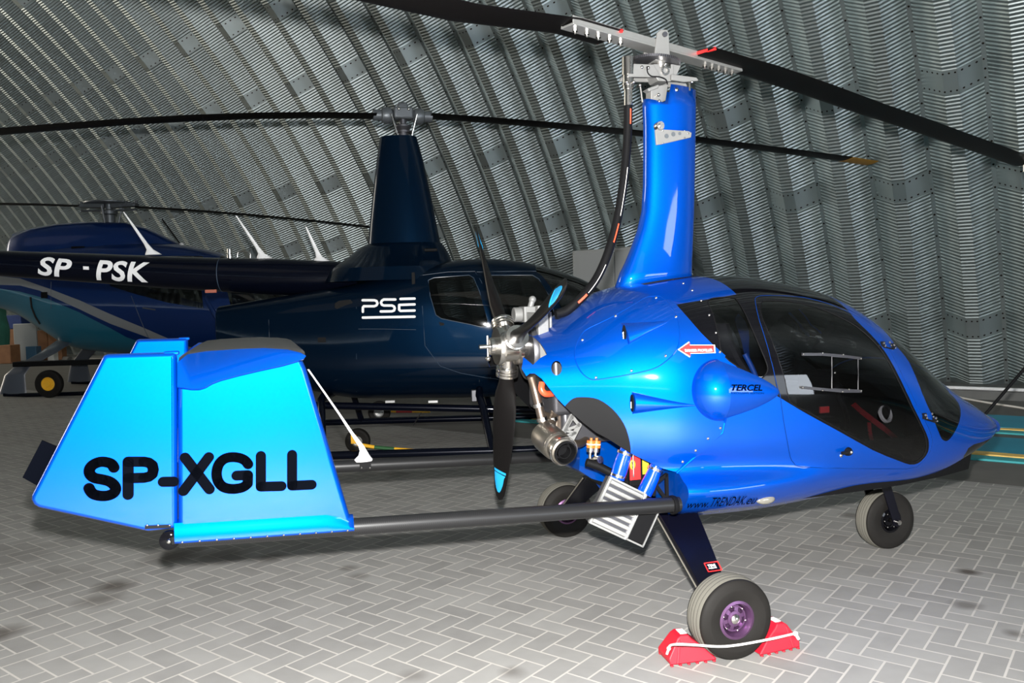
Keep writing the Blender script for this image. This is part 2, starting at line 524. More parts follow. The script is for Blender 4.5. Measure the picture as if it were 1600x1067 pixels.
def wall_mat():
    m, t, b = nt('galvanised_corrugated_steel'); mth = nodes_expr(t)
    uv = t.nodes.new('ShaderNodeUVMap'); uv.uv_map = 'UVMap'
    sp = t.nodes.new('ShaderNodeSeparateXYZ'); t.links.new(uv.outputs[0], sp.inputs[0]); U, V = sp.outputs[0], sp.outputs[1]
    k = mth('FLOOR', U); fu = mth('FRACT', U)
    par = mth('MULTIPLY', mth('FRACT', mth('MULTIPLY', k, 0.5)), 2.0)          # 0 / 1 alternate ribs
    # joint plates: smooth bands without the fine corrugation
    ph = mth('ADD', mth('MULTIPLY', V, 1 / 3.35), mth('MULTIPLY', par, 0.40))
    ph = mth('FRACT', mth('ADD', ph, 1 - 0.30 + 0.045))
    band = mth('LESS_THAN', ph, 0.09)
    # bottom plates are plain too
    seam = mth('LESS_THAN', fu, 0.07)
    wave = mth('SINE', mth('MULTIPLY', V, 2 * PI / 0.047))
    on = mth('MULTIPLY', mth('SUBTRACT', 1.0, band), mth('SUBTRACT', 1.0, seam))
    edge = mth('GREATER_THAN', V, 0.16); on = mth('MULTIPLY', on, edge)
    hgt = mth('MULTIPLY', wave, on)
    bp = t.nodes.new('ShaderNodeBump'); bp.inputs['Strength'].default_value = 1.0; bp.inputs['Distance'].default_value = 0.0027
    t.links.new(hgt, bp.inputs['Height'])
    # bolts on the seams and along the joint plates
    du = mth('MULTIPLY', mth('SUBTRACT', fu, 0.035), MOD); dv = mth('MULTIPLY', mth('SUBTRACT', mth('FRACT', mth('MULTIPLY', V, 1 / 0.3)), 0.5), 0.3)
    bolt = mth('LESS_THAN', mth('ADD', mth('MULTIPLY', du, du), mth('MULTIPLY', dv, dv)), 0.013 ** 2)
    d2 = mth('MULTIPLY', mth('SUBTRACT', mth('FRACT', mth('MULTIPLY', fu, 11)), 0.5), MOD / 11)
    e1 = mth('MULTIPLY', mth('SUBTRACT', ph, 0.012), 3.35); e2 = mth('MULTIPLY', mth('SUBTRACT', ph, 0.078), 3.35)
    em = mth('MINIMUM', mth('ABSOLUTE', e1), mth('ABSOLUTE', e2))
    bolt2 = mth('LESS_THAN', mth('ADD', mth('MULTIPLY', d2, d2), mth('MULTIPLY', em, em)), 0.011 ** 2)
    bolts = mth('MAXIMUM', bolt, bolt2)
    # zinc spangle and dirt
    ns = t.nodes.new('ShaderNodeTexNoise'); ns.inputs['Scale'].default_value = 1.2; ns.inputs['Detail'].default_value = 6
    t.links.new(uv.outputs[0], ns.inputs[0])
    wn = t.nodes.new('ShaderNodeTexWhiteNoise'); wn.noise_dimensions = '1D'; t.links.new(k, wn.inputs['W'])
    val = mth('ADD', mth('MULTIPLY', ns.outputs[0], 0.5), mth('MULTIPLY', wn.outputs[0], 0.18))
    cr = t.nodes.new('ShaderNodeValToRGB'); t.links.new(val, cr.inputs[0])
    cr.color_ramp.elements[0].position = 0.1; cr.color_ramp.elements[0].color = (0.28, 0.32, 0.32, 1)
    cr.color_ramp.elements[1].position = 0.7; cr.color_ramp.elements[1].color = (0.51, 0.57, 0.57, 1)
    mx = t.nodes.new('ShaderNodeMix'); mx.data_type = 'RGBA'; mx.inputs[7].default_value = (0.03, 0.02, 0.015, 1)
    t.links.new(bolts, mx.inputs[0]); t.links.new(cr.outputs[0], mx.inputs[6])
    t.links.new(mx.outputs[2], b.inputs['Base Color']); t.links.new(bp.outputs[0], b.inputs['Normal'])
    b.inputs['Metallic'].default_value = 0.85; b.inputs['Roughness'].default_value = 0.40
    return m


M['wall'] = wall_mat()


def arch_pt(th, depth):
    u = AR - AR * math.cos(th); z = AC + AZ * math.sin(th)
    nx, nz = math.cos(th) / AR, -math.sin(th) / AZ; L = math.hypot(nx, nz)
    return WD - (u + depth * nx / L), z + depth * nz / L


def vault(name, t0, t1, k0, k1, nth):
    prof = [(0.0, 0.0), (0.07, 0.0), (0.38, DEPTH), (0.60, DEPTH), (1.0, 0.0)]
    vs, fs, uvs = [], [], []
    ths = [t0 + (t1 - t0) * i / nth for i in range(nth + 1)]
    arc = [0.0]; p = arch_pt(ths[0], 0)
    for th in ths[1:]:
        q = arch_pt(th, 0); arc.append(arc[-1] + math.hypot(q[0] - p[0], q[1] - p[1])); p = q
    if t0 > 1: arc = [a + 0.4 for a in arc]
    for k in range(k0, k1):
        for j in range(4):
            (ua, da), (ub, db) = prof[j], prof[j + 1]; n0 = len(vs)
            for i, th in enumerate(ths):
                for uu, dd in ((ua, da), (ub, db)):
                    n_, z_ = arch_pt(th, dd); vs.append(na(n_, S0 + MOD * (k + uu), max(z_, 0.0))); uvs.append((k + uu, arc[i]))
            for i in range(nth): fs.append((n0 + 2 * i, n0 + 2 * i + 1, n0 + 2 * i + 3, n0 + 2 * i + 2))
    me = bpy.data.meshes.new(name); me.from_pydata([tuple(v) for v in vs], [], fs)
    ul = me.uv_layers.new(name='UVMap')
    for lp in me.loops: ul.data[lp.index].uv = uvs[lp.vertex_index]
    me.materials.append(M['wall']); me.polygons.foreach_set('use_smooth', [True] * len(fs))
    o = bpy.data.objects.new(name, me); C.objects.link(o); setp(o, kind='structure'); return o


K0, K1 = -34, 56
A0, A1 = S0 + MOD * K0, S0 + MOD * K1
vault('wall_back', _th0, PI / 2, K0, K1, 90)
vault('wall_front', PI / 2, PI - _th0, K0, K1, 40)


def floor_mat():
    m, t, b = nt('grey_paving_stones'); mth = nodes_expr(t)
    tc = t.nodes.new('ShaderNodeTexCoord'); mp = t.nodes.new('ShaderNodeMapping'); mp.inputs['Rotation'].default_value = (0, 0, math.radians(37.8))
    mp.inputs['Location'].default_value = (0.03, 0.045, 0)
    t.links.new(tc.outputs['Object'], mp.inputs[0]); sp = t.nodes.new('ShaderNodeSeparateXYZ'); t.links.new(mp.outputs[0], sp.inputs[0])
    W = 0.0935
    x = mth('MULTIPLY', sp.outputs[0], 1 / W); y = mth('MULTIPLY', sp.outputs[1], 1 / W)
    i, j = mth('FLOOR', x), mth('FLOOR', y); fx, fy = mth('FRACT', x), mth('FRACT', y)
    q = mth('FRACT', mth('MULTIPLY', mth('SUBTRACT', i, j), 0.25)); mm = mth('ROUND', mth('MULTIPLY', q, 4.0))   # 0..3
    def is_(v): return mth('COMPARE', mm, float(v), 0.3)
    m0, m1, m2, m3 = is_(0), is_(1), is_(2), is_(3)
    BIG = 5.0
    l = mth('ADD', fx, mth('MULTIPLY', m1, BIG)); r = mth('ADD', mth('SUBTRACT', 1.0, fx), mth('MULTIPLY', m0, BIG))
    bo = mth('ADD', fy, mth('MULTIPLY', m2, BIG)); tp = mth('ADD', mth('SUBTRACT', 1.0, fy), mth('MULTIPLY', m3, BIG))
    d = mth('MINIMUM', mth('MINIMUM', l, r), mth('MINIMUM', bo, tp))
    joint = mth('LESS_THAN', d, 0.045)
    ox = mth('SUBTRACT', i, m1); oy = mth('SUBTRACT', j, m2)
    cb = t.nodes.new('ShaderNodeCombineXYZ'); t.links.new(ox, cb.inputs[0]); t.links.new(oy, cb.inputs[1])
    wn = t.nodes.new('ShaderNodeTexWhiteNoise'); wn.noise_dimensions = '2D'; t.links.new(cb.outputs[0], wn.inputs['Vector'])
    n1 = t.nodes.new('ShaderNodeTexNoise'); n1.inputs['Scale'].default_value = 7; n1.inputs['Detail'].default_value = 8; t.links.new(tc.outputs['Object'], n1.inputs[0])
    n2 = t.nodes.new('ShaderNodeTexNoise'); n2.inputs['Scale'].default_value = 0.9; n2.inputs['Detail'].default_value = 3; t.links.new(tc.outputs['Object'], n2.inputs[0])
    v = mth('ADD', mth('ADD', mth('MULTIPLY', wn.outputs[0], 0.16), mth('MULTIPLY', n1.outputs[0], 0.22)), mth('MULTIPLY', n2.outputs[0], 0.25))
    cr = t.nodes.new('ShaderNodeValToRGB'); t.links.new(v, cr.inputs[0])
    cr.color_ramp.elements[0].position = 0.14; cr.color_ramp.elements[0].color = (0.185, 0.181, 0.174, 1)
    cr.color_ramp.elements[1].position = 0.52; cr.color_ramp.elements[1].color = (0.31, 0.305, 0.29, 1)
    mx = t.nodes.new('ShaderNodeMix'); mx.data_type = 'RGBA'; mx.inputs[7].default_value = (0.41, 0.39, 0.36, 1)
    t.links.new(joint, mx.inputs[0]); t.links.new(cr.outputs[0], mx.inputs[6])
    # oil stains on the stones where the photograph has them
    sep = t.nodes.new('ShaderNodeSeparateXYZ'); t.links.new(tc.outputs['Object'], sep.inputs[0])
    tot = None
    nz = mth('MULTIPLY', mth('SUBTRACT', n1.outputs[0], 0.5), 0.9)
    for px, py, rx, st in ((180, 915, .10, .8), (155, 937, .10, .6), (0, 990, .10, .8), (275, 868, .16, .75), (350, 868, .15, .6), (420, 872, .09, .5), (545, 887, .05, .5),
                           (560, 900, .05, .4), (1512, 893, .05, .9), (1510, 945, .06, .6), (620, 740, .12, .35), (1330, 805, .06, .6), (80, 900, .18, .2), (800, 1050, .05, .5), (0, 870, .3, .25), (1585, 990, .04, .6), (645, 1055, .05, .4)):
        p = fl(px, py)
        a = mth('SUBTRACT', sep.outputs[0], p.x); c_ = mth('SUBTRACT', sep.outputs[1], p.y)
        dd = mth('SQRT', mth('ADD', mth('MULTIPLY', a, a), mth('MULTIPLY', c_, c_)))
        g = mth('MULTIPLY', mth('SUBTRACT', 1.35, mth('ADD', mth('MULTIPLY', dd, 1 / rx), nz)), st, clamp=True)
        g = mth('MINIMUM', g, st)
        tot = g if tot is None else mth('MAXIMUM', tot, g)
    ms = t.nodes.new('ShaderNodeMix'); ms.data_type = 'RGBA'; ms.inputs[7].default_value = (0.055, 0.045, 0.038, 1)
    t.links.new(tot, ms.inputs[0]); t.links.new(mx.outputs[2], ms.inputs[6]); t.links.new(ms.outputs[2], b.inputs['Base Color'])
    bp = t.nodes.new('ShaderNodeBump'); bp.inputs['Strength'].default_value = 0.5; bp.inputs['Distance'].default_value = 0.003
    t.links.new(mth('ADD', mth('MULTIPLY', joint, -1.0), mth('MULTIPLY', n1.outputs[0], 0.5)), bp.inputs['Height']); t.links.new(bp.outputs[0], b.inputs['Normal'])
    b.inputs['Roughness'].default_value = 0.7; b.inputs['Specular IOR Level'].default_value = 0.35
    return m


M['paver'] = floor_mat()
M['asphalt'] = mat('dark_concrete', (0.115, 0.11, 0.10), 0.8, noise=0.3, nscale=3.5, bump=0.4)
M['curb'] = mat('kerb_concrete', (0.13, 0.13, 0.125), 0.75, noise=0.3, nscale=6)


def quad(name, n0, n1, a0, a1, z, m):
    mb = MB(); mb.add([na(n0, a0, z), na(n0, a1, z), na(n1, a1, z), na(n1, a0, z)], [(0, 1, 2, 3)])
    o = mb.build(name, m, smooth=False); setp(o, kind='structure'); return o


NF = WD - 2 * (AR) + 1.08
quad('floor', NF, 6.66, A0, A1, 0.0, M['paver'])
quad('floor', 6.66, 13.0, A0, A1, 0.0, M['asphalt'])
mb = MB()
mb.add([na(n, a, z) for a in (A0, A1) for n, z in ((11.75, 0.0), (11.8, 0.10), (13.2, 0.10), (13.2, 0.0))], [(0, 1, 5, 4), (1, 2, 6, 5), (0, 4, 7, 3), (0, 3, 2, 1), (4, 5, 6, 7), (2, 3, 7, 6)])
o = mb.build('trim_1', M['curb'], smooth=False); setp(o, kind='structure')
# end walls, the right-hand one with the open sliding door
M['endwall'] = mat('end_wall_sheet', (0.22, 0.23, 0.23), 0.55, 0.3)


def end_wall(name, a, door=None):
    mb = MB(); N = 48
    ths = [_th0 + (PI - 2 * _th0) * i / N for i in range(N + 1)]
    top = [(arch_pt(th, -0.05)) for th in ths]
    for i in range(N):
        (na_, za), (nb, zb) = top[i], top[i + 1]
        lo_a = lo_b = 0.0
        if door and door[0] >= max(na_, nb) - 1e-6 >= door[1] and min(na_, nb) >= door[1] - 1.0: lo_a = lo_b = min(door[2], za, zb)
        mb.add([na(na_, a, lo_a), na(nb, a, lo_b), na(nb, a, zb), na(na_, a, za)], [(0, 1, 2, 3)])
    o = mb.build(name, M['endwall'], smooth=False); setp(o, kind='structure'); return o


end_wall('wall_left', A1)
end_wall('wall_right', A0, door=(4.6, -8.0, 4.9))

# ------------------------------------------------------------------ things by the far wall
def mat_strip(name, n0, n1, a0, a1, label, wob):
    t = thing(name, label, 'floor strip', na((n0 + n1) / 2, (a0 + a1) / 2, 0), math.atan2(AL[1], AL[0]), 'blue strips along the hangar')
    L = a1 - a0; W_ = n1 - n0
    # local x runs along the wall, local +y towards -n
    mb = MB(); mb.box((0, -W_ * 0.13, 0.012), (L, W_ * 0.74, 0.02)); mb.build('sheet', M['tealmat'], t, bevel=0.004)
    mb = MB(); mb.box((0, W_ * 0.44, 0.010), (L, W_ * 0.14, 0.018)); mb.build('edge_strip', M['tealdk'], t, bevel=0.004)
    mb = MB(); n = 160; top = []; bot = []
    for i in range(n + 1):
        x = -L / 2 + L * i / n; h = 0.05 + 0.05 * math.sin(x * 5.2 + wob) + 0.02 * math.sin(x * 11 + wob)
        top.append((x, W_ * 0.30 - h, 0.0235)); bot.append((x, W_ * 0.345, 0.0235))
    vs = top + bot; dn = [(x, y, 0.0) for x, y, z in vs]; k = n + 1
    fs = [(i, i + 1, k + i + 1, k + i) for i in range(n)] + [(2 * k + i, i, k + i, 3 * k + i) for i in (0, n)]
    fs += [(2 * k + i, 2 * k + i + 1, i + 1, i) for i in range(n)] + [(k + i, k + i + 1, 3 * k + i + 1, 3 * k + i) for i in range(n)]
    mb.add(vs + dn, fs); mb.build('yellow_border', M['yelmat'], t, smooth=False)
    return t


M['tealmat'] = mat('blue_strip', (0.015, 0.26, 0.38), 0.6, noise=0.15, nscale=3)
M['tealdk'] = mat('teal_strip', (0.04, 0.34, 0.36), 0.6)
M['yelmat'] = mat('ochre_border', (0.80, 0.52, 0.13), 0.6, noise=0.2, nscale=6)
mat_strip('floor_strip', 7.52, 8.68, -12, 6.2, 'long blue floor strip with wavy yellow border, nearer to the blue aircraft', 0.3)
mat_strip('floor_strip', 9.0, 10.2, -12, 6.2, 'long blue floor strip with wavy yellow border, nearer to the kerb of the ribbed wall', 2.0)
mb = MB(); mb.tube([na(11.86, -12, 0.125), na(11.86, 9, 0.125)], 0.022)
for a_ in range(-11, 9, 2): mb.tube([na(11.86, a_ - .03, 0.125), na(11.86, a_ + .03, 0.125)], 0.032)
o = mb.build('white_pipe', M['white']); setp(o, 'long white pipe lying on the kerb at the foot of the ribbed wall', 'pipe')
mb = MB(); mb.tube(cat([fl(1480, 615, .03), fl(1505, 622, .012), fl(1555, 631, .012), fl(1600, 638, .012), fl(1660, 652, .012)]), 0.012, seg=8)
o = mb.build('cable', M['rope']); setp(o, 'thin pale cable lying on the dark floor in front of the kerb', 'cable')
# cabinet
ca = math.atan2(AL[1], AL[0]) + PI
p = fl(893, 392, 2.18)
cabp = fl(893, 560, 0); Yc = 13.1; rr = ray(893, 392); base = Vector((rr.x / rr.y * Yc, Yc, 0))
t = thing('cabinet', 'light grey double-door cabinet standing against the ribbed wall behind the rotor mast', 'cabinet', base, ca)
zt = H + rr.z / rr.y * Yc
M['cab'] = mat('grey_cabinet_paint', (0.30, 0.31, 0.31), 0.5)
mb = MB(); mb.box((0.78, 0.25, zt / 2), (1.56, 0.46, zt)); mb.build('body', M['cab'], t, bevel=0.01)
for i in range(2):
    mb = MB(); mb.box((0.40 + 0.765 * i, 0.005, zt / 2), (0.75, 0.02, zt - 0.1)); d = mb.build('door', M['cab'], t, bevel=0.004)
    mb = MB(); mb.box((0.70 + 0.16 * i, -0.02, zt * 0.5), (0.02, 0.03, 0.12)); mb.build('handle', M['dsteel'], d)
# dark hollows and stones at the foot of the ribs are part of the kerb: dark sealing lumps
# clutter at the far left
def at_depth(px, py, Y): r = ray(px, py); return EYE + r * (Y / r.y)


def clutter(name, label, cat_, px0, px1, py0, py1, Y, m, dep=0.5, group=None, lump=0.0, ground=True):
    a, b = at_depth(px0, py1, Y), at_depth(px1, py0, Y); zl = 0.0 if ground else a.z
    cx = (a.x + b.x) / 2; w_, h_ = b.x - a.x, b.z - zl
    mb = MB()
    if lump:
        rings = []
        for i in range(13):
            f = i / 12; r = (1 - 0.35 * f ** 3) * (1 + 0.08 * math.sin(f * 14)) * (0.5 if i == 12 else 1)
            rings.append([(r * w_ / 2 * math.cos(2 * PI * k / 18) * (1 + 0.08 * math.sin(3 * k + i)), r * dep / 2 * math.sin(2 * PI * k / 18), f * h_) for k in range(18)])
        mb.loft(rings)
    else:
        mb.box((0, 0, h_ / 2), (w_, dep, h_))
    o = mb.build(name, m, bevel=0.0 if lump else 0.02, angle=60); o.location = (cx, Y + dep / 2, zl); setp(o, label, cat_, group)
    return o


M['wood'] = mat('brown_boxes', (0.28, 0.13, 0.06), 0.7, noise=0.35, nscale=5)
M['greenbag'] = mat('green_cloth', (0.03, 0.16, 0.12), 0.8, noise=0.3, nscale=5)
M['bluebin'] = mat('blue_bin', (0.01, 0.04, 0.2), 0.5)
M['pale'] = mat('pale_plastic', (0.34, 0.36, 0.38), 0.5)
o = clutter('cloth_bundle', 'dark green cloth bundle at the left edge of the hangar floor', 'bundle', -22, 1, 478, 533, 25.2, M['greenbag'], 0.6, lump=0.1)
o.location.z = 0.0
clutter('wooden_crate', 'wide brown wooden crate beneath the blue bin', 'crate', 4, 33, 514, 543, 26.6, M['wood'], 0.6)
clutter('storage_bin', 'dark blue bin on top of the wide brown crate', 'bin', 9, 33, 492, 514, 26.6, M['bluebin'], 0.5, ground=False)
clutter('panel', 'pale grey panel standing on the floor in front of brown boxes', 'panel', 22, 56, 505, 543, 26.0, M['pale'], 0.12)
clutter('canister', 'small blue and clear canister at the foot of the pale panel', 'canister', 40, 56, 541, 552, 25.7, mat('canister_blue', (0.05, 0.14, 0.25), 0.4), 0.3)
clutter('cardboard_box', 'brown cardboard box right of the pale panel', 'box', 59, 73, 516, 543, 26.0, M['wood'], 0.5)
clutter('cardboard_box', 'brown cardboard box behind the small white carton under the teal belly', 'box', 75, 95, 520, 543, 25.9, M['wood'], 0.3)
clutter('carton', 'small white carton on the floor under the teal helicopter belly', 'carton', 74, 84, 545, 553, 25.3, M['white'], 0.25)
clutter('plank_stack', 'low stack of brown planks at the left edge of the floor', 'planks', -2, 16, 539, 546, 24.6, M['wood'], 0.5)

# ------------------------------------------------------------------ the gyroplane
GO, GYAW = (0.5354, 3.9544, 0), 0.3014
G = Frame(GO, GYAW)
gyro = thing('gyroplane', 'bright blue two-seat enclosed gyroplane standing in front on the pavers', 'gyroplane', GO, GYAW)
XS = [-.62, -.4, -.2, 0, .25, .5, .75, 1.0, 1.25, 1.5, 1.7, 1.88, 2.04, 2.14]
BW = [.27, .38, .49, .585, .63, .65, .65, .63, .595, .52, .44, .35, .24, .0]
BT = [1.20, 1.255, 1.374, 1.439, 1.475, 1.485, 1.452, 1.387, 1.234, 1.03, 0.900, 0.805, 0.715, .645]
BB = [0.457, 0.417, 0.387, 0.37, 0.362, 0.367, 0.386, 0.401, 0.412, 0.446, 0.51, 0.57, 0.60, .645]
BZ = [1.0, 1.0, .98, .95, .92, .90, .88, .84, .77, .70, .66, .645, .645, .645]


def body_ring(x, na_=200):
    if x <= 2.04:
        w_, t_, b_, z_ = (hermite(x, XS[:13], a[:13]) for a in (BW, BT, BB, BZ))
    else:
        s_ = (XS[-1] - x) / (XS[-1] - 2.04); k = math.sqrt(max(0, 1 - (1 - s_) ** 2)); w_ = .24 * k
        t_ = .645 + (BT[-2] - .645) * k; b_ = .645 + (BB[-2] - .645) * k; z_ = .645
    r = []
    for i in range(na_):
        a = 2 * PI * i / na_; ca_, sa = math.cos(a), math.sin(a); e = 2.4 if sa > 0 else 2.9
        y = w_ * math.copysign(abs(ca_) ** (2 / e), ca_); zz = math.copysign(abs(sa) ** (2 / e), sa)
        r.append([x, y, z_ + ((t_ - z_) if zz > 0 else (z_ - b_)) * zz])
    return r


xs_ = [-.62 + (2.04 + .62) * i / 280 for i in range(281)] + [2.04 + 0.1 * math.sin(PI / 2 * (i + 1) / 12) for i in range(12)]
grid = [body_ring(x) for x in xs_]
# a first, plain skin to find where sight lines meet it
_v = [Vector(p) for r in grid for p in r]; _k = 200
bvh0 = BVHTree.FromPolygons(_v, [(i * _k + j, i * _k + (j + 1) % _k, (i + 1) * _k + (j + 1) % _k, (i + 1) * _k + j) for i in range(len(grid) - 1) for j in range(_k)])


def on(px, py, fr=G, bvh=None, fb=-.35):
    o = fr.loc(EYE); d = fr.dir(ray(px, py)).normalized()
    h = (bvh or bvh0).ray_cast(o, d)
    if h[0] is None: return fr.P(px, py, fb)
    return h[0]


def xz(pts, **k): return [((q := on(*p, **k)).x, q.z) for p in pts]


# raised shoulder dome, its forward fairing and the teardrop air outlets
_q = on(1139, 609); sx = G.P(1139, 609, _q.y - .075).x; sz = _q.z
dl, _ = xz([(1079, 609)])[0]; drx = sx - dl
_, dzt = xz([(1128, 560)])[0]; _, dzb = xz([(1128, 657)])[0]
dz0, drz = (dzt + dzb) / 2, (dzt - dzb) / 2
dfx, dfz = xz([(1216, 612)])[0]
tears = []
for a, b, hw in (((986, 629), (1086, 633), 17), ((974, 521), (1050, 499), 17)):
    pa, pb = xz([a, b]); _, zu = xz([(a[0], a[1] - hw)])[0]; tears.append((pa, pb, zu - pa[1]))


def bump(x, z):
    h = 0.0
    if x <= sx:
        q = 1 - ((x - sx) / drx) ** 2 - ((z - dz0) / drz) ** 2
        if q > 0: h = 0.085 * q ** 0.62
    else:
        t_ = (x - sx) / (dfx - sx)
        if t_ < 1:
            zc = dz0 + (dfz - dz0) * t_; hw = drz * (1 - t_) ** 0.8
            q = 1 - ((z - zc) / hw) ** 2 if hw > 1e-4 else 0
            if q > 0: h = 0.058 * q ** 0.9 * (1 - t_) ** 0.7
    for (ax_, az_), (bx, bz), hw in tears:
        L = math.hypot(bx - ax_, bz - az_); ux, uz = (bx - ax_) / L, (bz - az_) / L
        u = (x - ax_) * ux + (z - az_) * uz; v = -(x - ax_) * uz + (z - az_) * ux
        if x >= ax_ and u <= L:
            t_ = min(1, max(0, u / L)); w_ = hw * (0.95 * (1 - t_) ** 1.2 + 0.08)
            q = 1 - (v / w_) ** 2
            if q > 0: h = max(h, 0.036 * q ** 0.7 * (1 - t_) ** 0.8)
    return h


xs_ = sorted(xs_ + [sx, sx + .002] + [q for t_ in tears for q in (t_[0][0] - .0015, t_[0][0])])
def displace(p, raised=True):
    x, y, z = p
    if abs(y) > 0.15:
        # waist above the lower sponson, and the sponson itself
        if -0.2 < x < 0.75:
            g_ = math.exp(-((z - 0.68) / 0.05) ** 2) * max(0, 1 - abs(x - 0.1) / 0.55); y -= math.copysign(0.025 * g_, y)
        if -0.25 < x < 0.95:
            k_ = min(1, max(0, (0.95 - x) / 0.95)); k_ = k_ * k_ * (3 - 2 * k_); y += math.copysign(0.105 * k_ * math.exp(-((z - 0.535) / 0.088) ** 4), y)
        if raised: y += math.copysign(bump(x, z), y)
    return Vector((x, y, z))


grid0 = [body_ring(x) for x in xs_]
grid = [[displace(p) for p in r] for r in grid0]
_v = [displace(p, False) for r in grid0 for p in r]
bvhP = BVHTree.FromPolygons(_v, [(i * _k + j, i * _k + (j + 1) % _k, (i + 1) * _k + (j + 1) % _k, (i + 1) * _k + j) for i in range(len(grid) - 1) for j in range(_k)])
_v = [Vector(p) for r in grid for p in r]
bvh1 = BVHTree.FromPolygons(_v, [(i * _k + j, i * _k + (j + 1) % _k, (i + 1) * _k + (j + 1) % _k, (i + 1) * _k + j) for i in range(len(grid) - 1) for j in range(_k)])
B = dict(bvh=bvh1)


def skin_y(x, z, side=-1, bvh=None, off=0.0, y0=3.0):
    h = (bvh or bvh1).ray_cast(Vector((x, side * y0, z)), Vector((0, -side, 0)))
    if h[0] is None: return Vector((x, side * 0.3, z))
    return h[0] + h[1] * (off if h[1].y * side > 0 else -off)


door_win = smooth_loop(xz([(1190, 473), (1198, 470), (1231, 471), (1274, 480), (1309, 494.4), (1338, 510.4), (1363, 532), (1380.6, 553), (1402, 592), (1423, 635), (1440, 668), (1446, 685),
               (1447, 699), (1444, 710), (1437.6, 717), (1430, 721), (1420, 721), (1402, 715), (1363, 699), (1309, 669), (1259.5, 642), (1234.6, 628), (1225.7, 592), (1209.6, 542.5), (1192, 500), (1188, 482)], **B), 2)
side_win = smooth_loop(xz([(1106.6, 470), (1115, 466), (1143, 464), (1150.6, 468), (1160, 482), (1175, 514), (1188, 544), (1198.4, 570), (1198.4, 581), (1190, 591), (1179, 590), (1162, 579), (1130, 555), (1122.5, 525), (1115, 495), (1107.5, 476)], **B), 3)
ws_l = smooth_open(xz([(1400, 541), (1408, 549), (1420, 565), (1426, 577.5), (1441, 615), (1456, 649), (1469, 681), (1473, 687), (1478, 689), (1484, 686), (1494, 671), (1500, 655), (1501, 641), (1497, 629), (1490, 620), (1484, 614)], **B), 2)
windshield = [(ws_l[0][0] - .03, 2.0)] + ws_l + [(ws_l[-1][0] + .01, 2.0)]
cowl_edge = xz([(1037, 463), (1053.6, 476), (1073, 498), (1093, 521), (1112.7, 540.5), (1132, 557)], **B)
seam = [(sx + .001, xz([(1138, 580)])[0][1]), (sx + .001, xz([(1140, 609)])[0][1]), (sx, xz([(1137, 640)])[0][1])] + xz([(1131, 659), (1128, 675), (1057, 739)], **B)
diag = xz([(1057, 739), (1035, 731), (1011, 719), (982.5, 705.5), (951, 685), (931.5, 675), (912, 660), (892, 643), (872.5, 623.6), (864, 613), (847, 592), (836, 584), (828, 584), (823, 588)], **B)
rear = [G.P(px, py, -.30) for px, py in ((820, 600), (820, 578), (825.5, 561), (836, 572), (847, 562), (858, 556), (855.7, 537), (854, 515), (850, 501), (846, 480))]
rear = [(q.x, q.z) for q in rear]
xr, zr = seam[-1]
cowling = [(cowl_edge[0][0] - .05, 2.0)] + cowl_edge + seam + diag[1:] + rear + [(-.9, 2.0)]
engine_bay = [(xr - .0, zr)] + diag[1:] + rear[1:] + [(-1.2, 2.0), (-1.2, 0.0), (xr + .012, 0.0), (xr + .012, zr - .04)]
_x77 = G.P(1077, 440, 0).x
black_low = xz([(1053.6, 476), (1073, 498), (1093, 521), (1112.7, 540.5), (1132, 557), (1149, 571), (1177, 594), (1200, 608), (1219.5, 622), (1236, 632), (1259.5, 646), (1309, 673), (1363, 703),
                (1402, 719), (1421, 725.5), (1434, 723.5), (1443, 716), (1449.5, 706), (1451, 692), (1447, 677), (1426, 634), (1405, 590), (1384, 552), (1367, 530), (1346, 509), (1334, 497), (1325, 485)], **B)
black_low = black_low[:5] + smooth_open(black_low[5:], 2)
black = [(_x77, 2.0), (_x77, xz([(1077, 462)], **B)[0][1])] + black_low + [(black_low[-1][0] + .01, 2.0)]
door_out = smooth_loop(xz([(1213, 600), (1218.5, 617), (1224, 656.5), (1230, 690), (1234.6, 713.5), (1240, 723), (1252, 729.5), (1309, 731), (1416, 732), (1437.6, 724), (1452, 706), (1456, 688), (1450, 668), (1430.5, 630), (1406, 580), (1384, 538), (1363, 514), (1338, 495), (1300, 477), (1255, 465), (1200, 462), (1183, 464), (1180, 472), (1186, 500), (1200, 545)], **B), 2)
panel = smooth_loop(xz([(903, 537), (910, 525), (922, 515), (963, 495), (1005, 470), (1025, 466), (1035, 468), (1048, 482), (1057, 498), (1061, 520), (1060, 538), (1053, 553), (1038, 567), (1020, 577), (985, 585), (935, 593), (920, 591), (908, 581), (900, 565), (899, 550)], **B), 3)
shield = smooth_open(xz([(883.6, 633), (896, 622), (913, 620), (935.6, 623.5), (958, 639), (975, 661.4), (983, 684), (985.6, 700)], **B), 3)
shield = shield + [(shield[-1][0], zr - .1), (shield[0][0] - .1, zr - .1)]
hole = xz([(870 + 8.5 * math.cos(a), 576 + 11 * math.sin(a)) for a in [2 * PI * i / 14 for i in range(14)]], **B)
nose_black = [(q := on(*p, bvh=bvh1)) and (q.x, q.z) for p in [(1536, 690), (1522, 694), (1513, 700), (1506, 712), (1495, 724), (1485, 730)]]
keel = nose_black + [(x, hermite(x, XS, BB) + .018) for x in (1.6, 1.4, 1.2, 1.0, .75, .5, .25, 0.0, -.1)] + [(-.1, 0.0), (2.5, 0.0), (2.5, nose_black[0][1])]


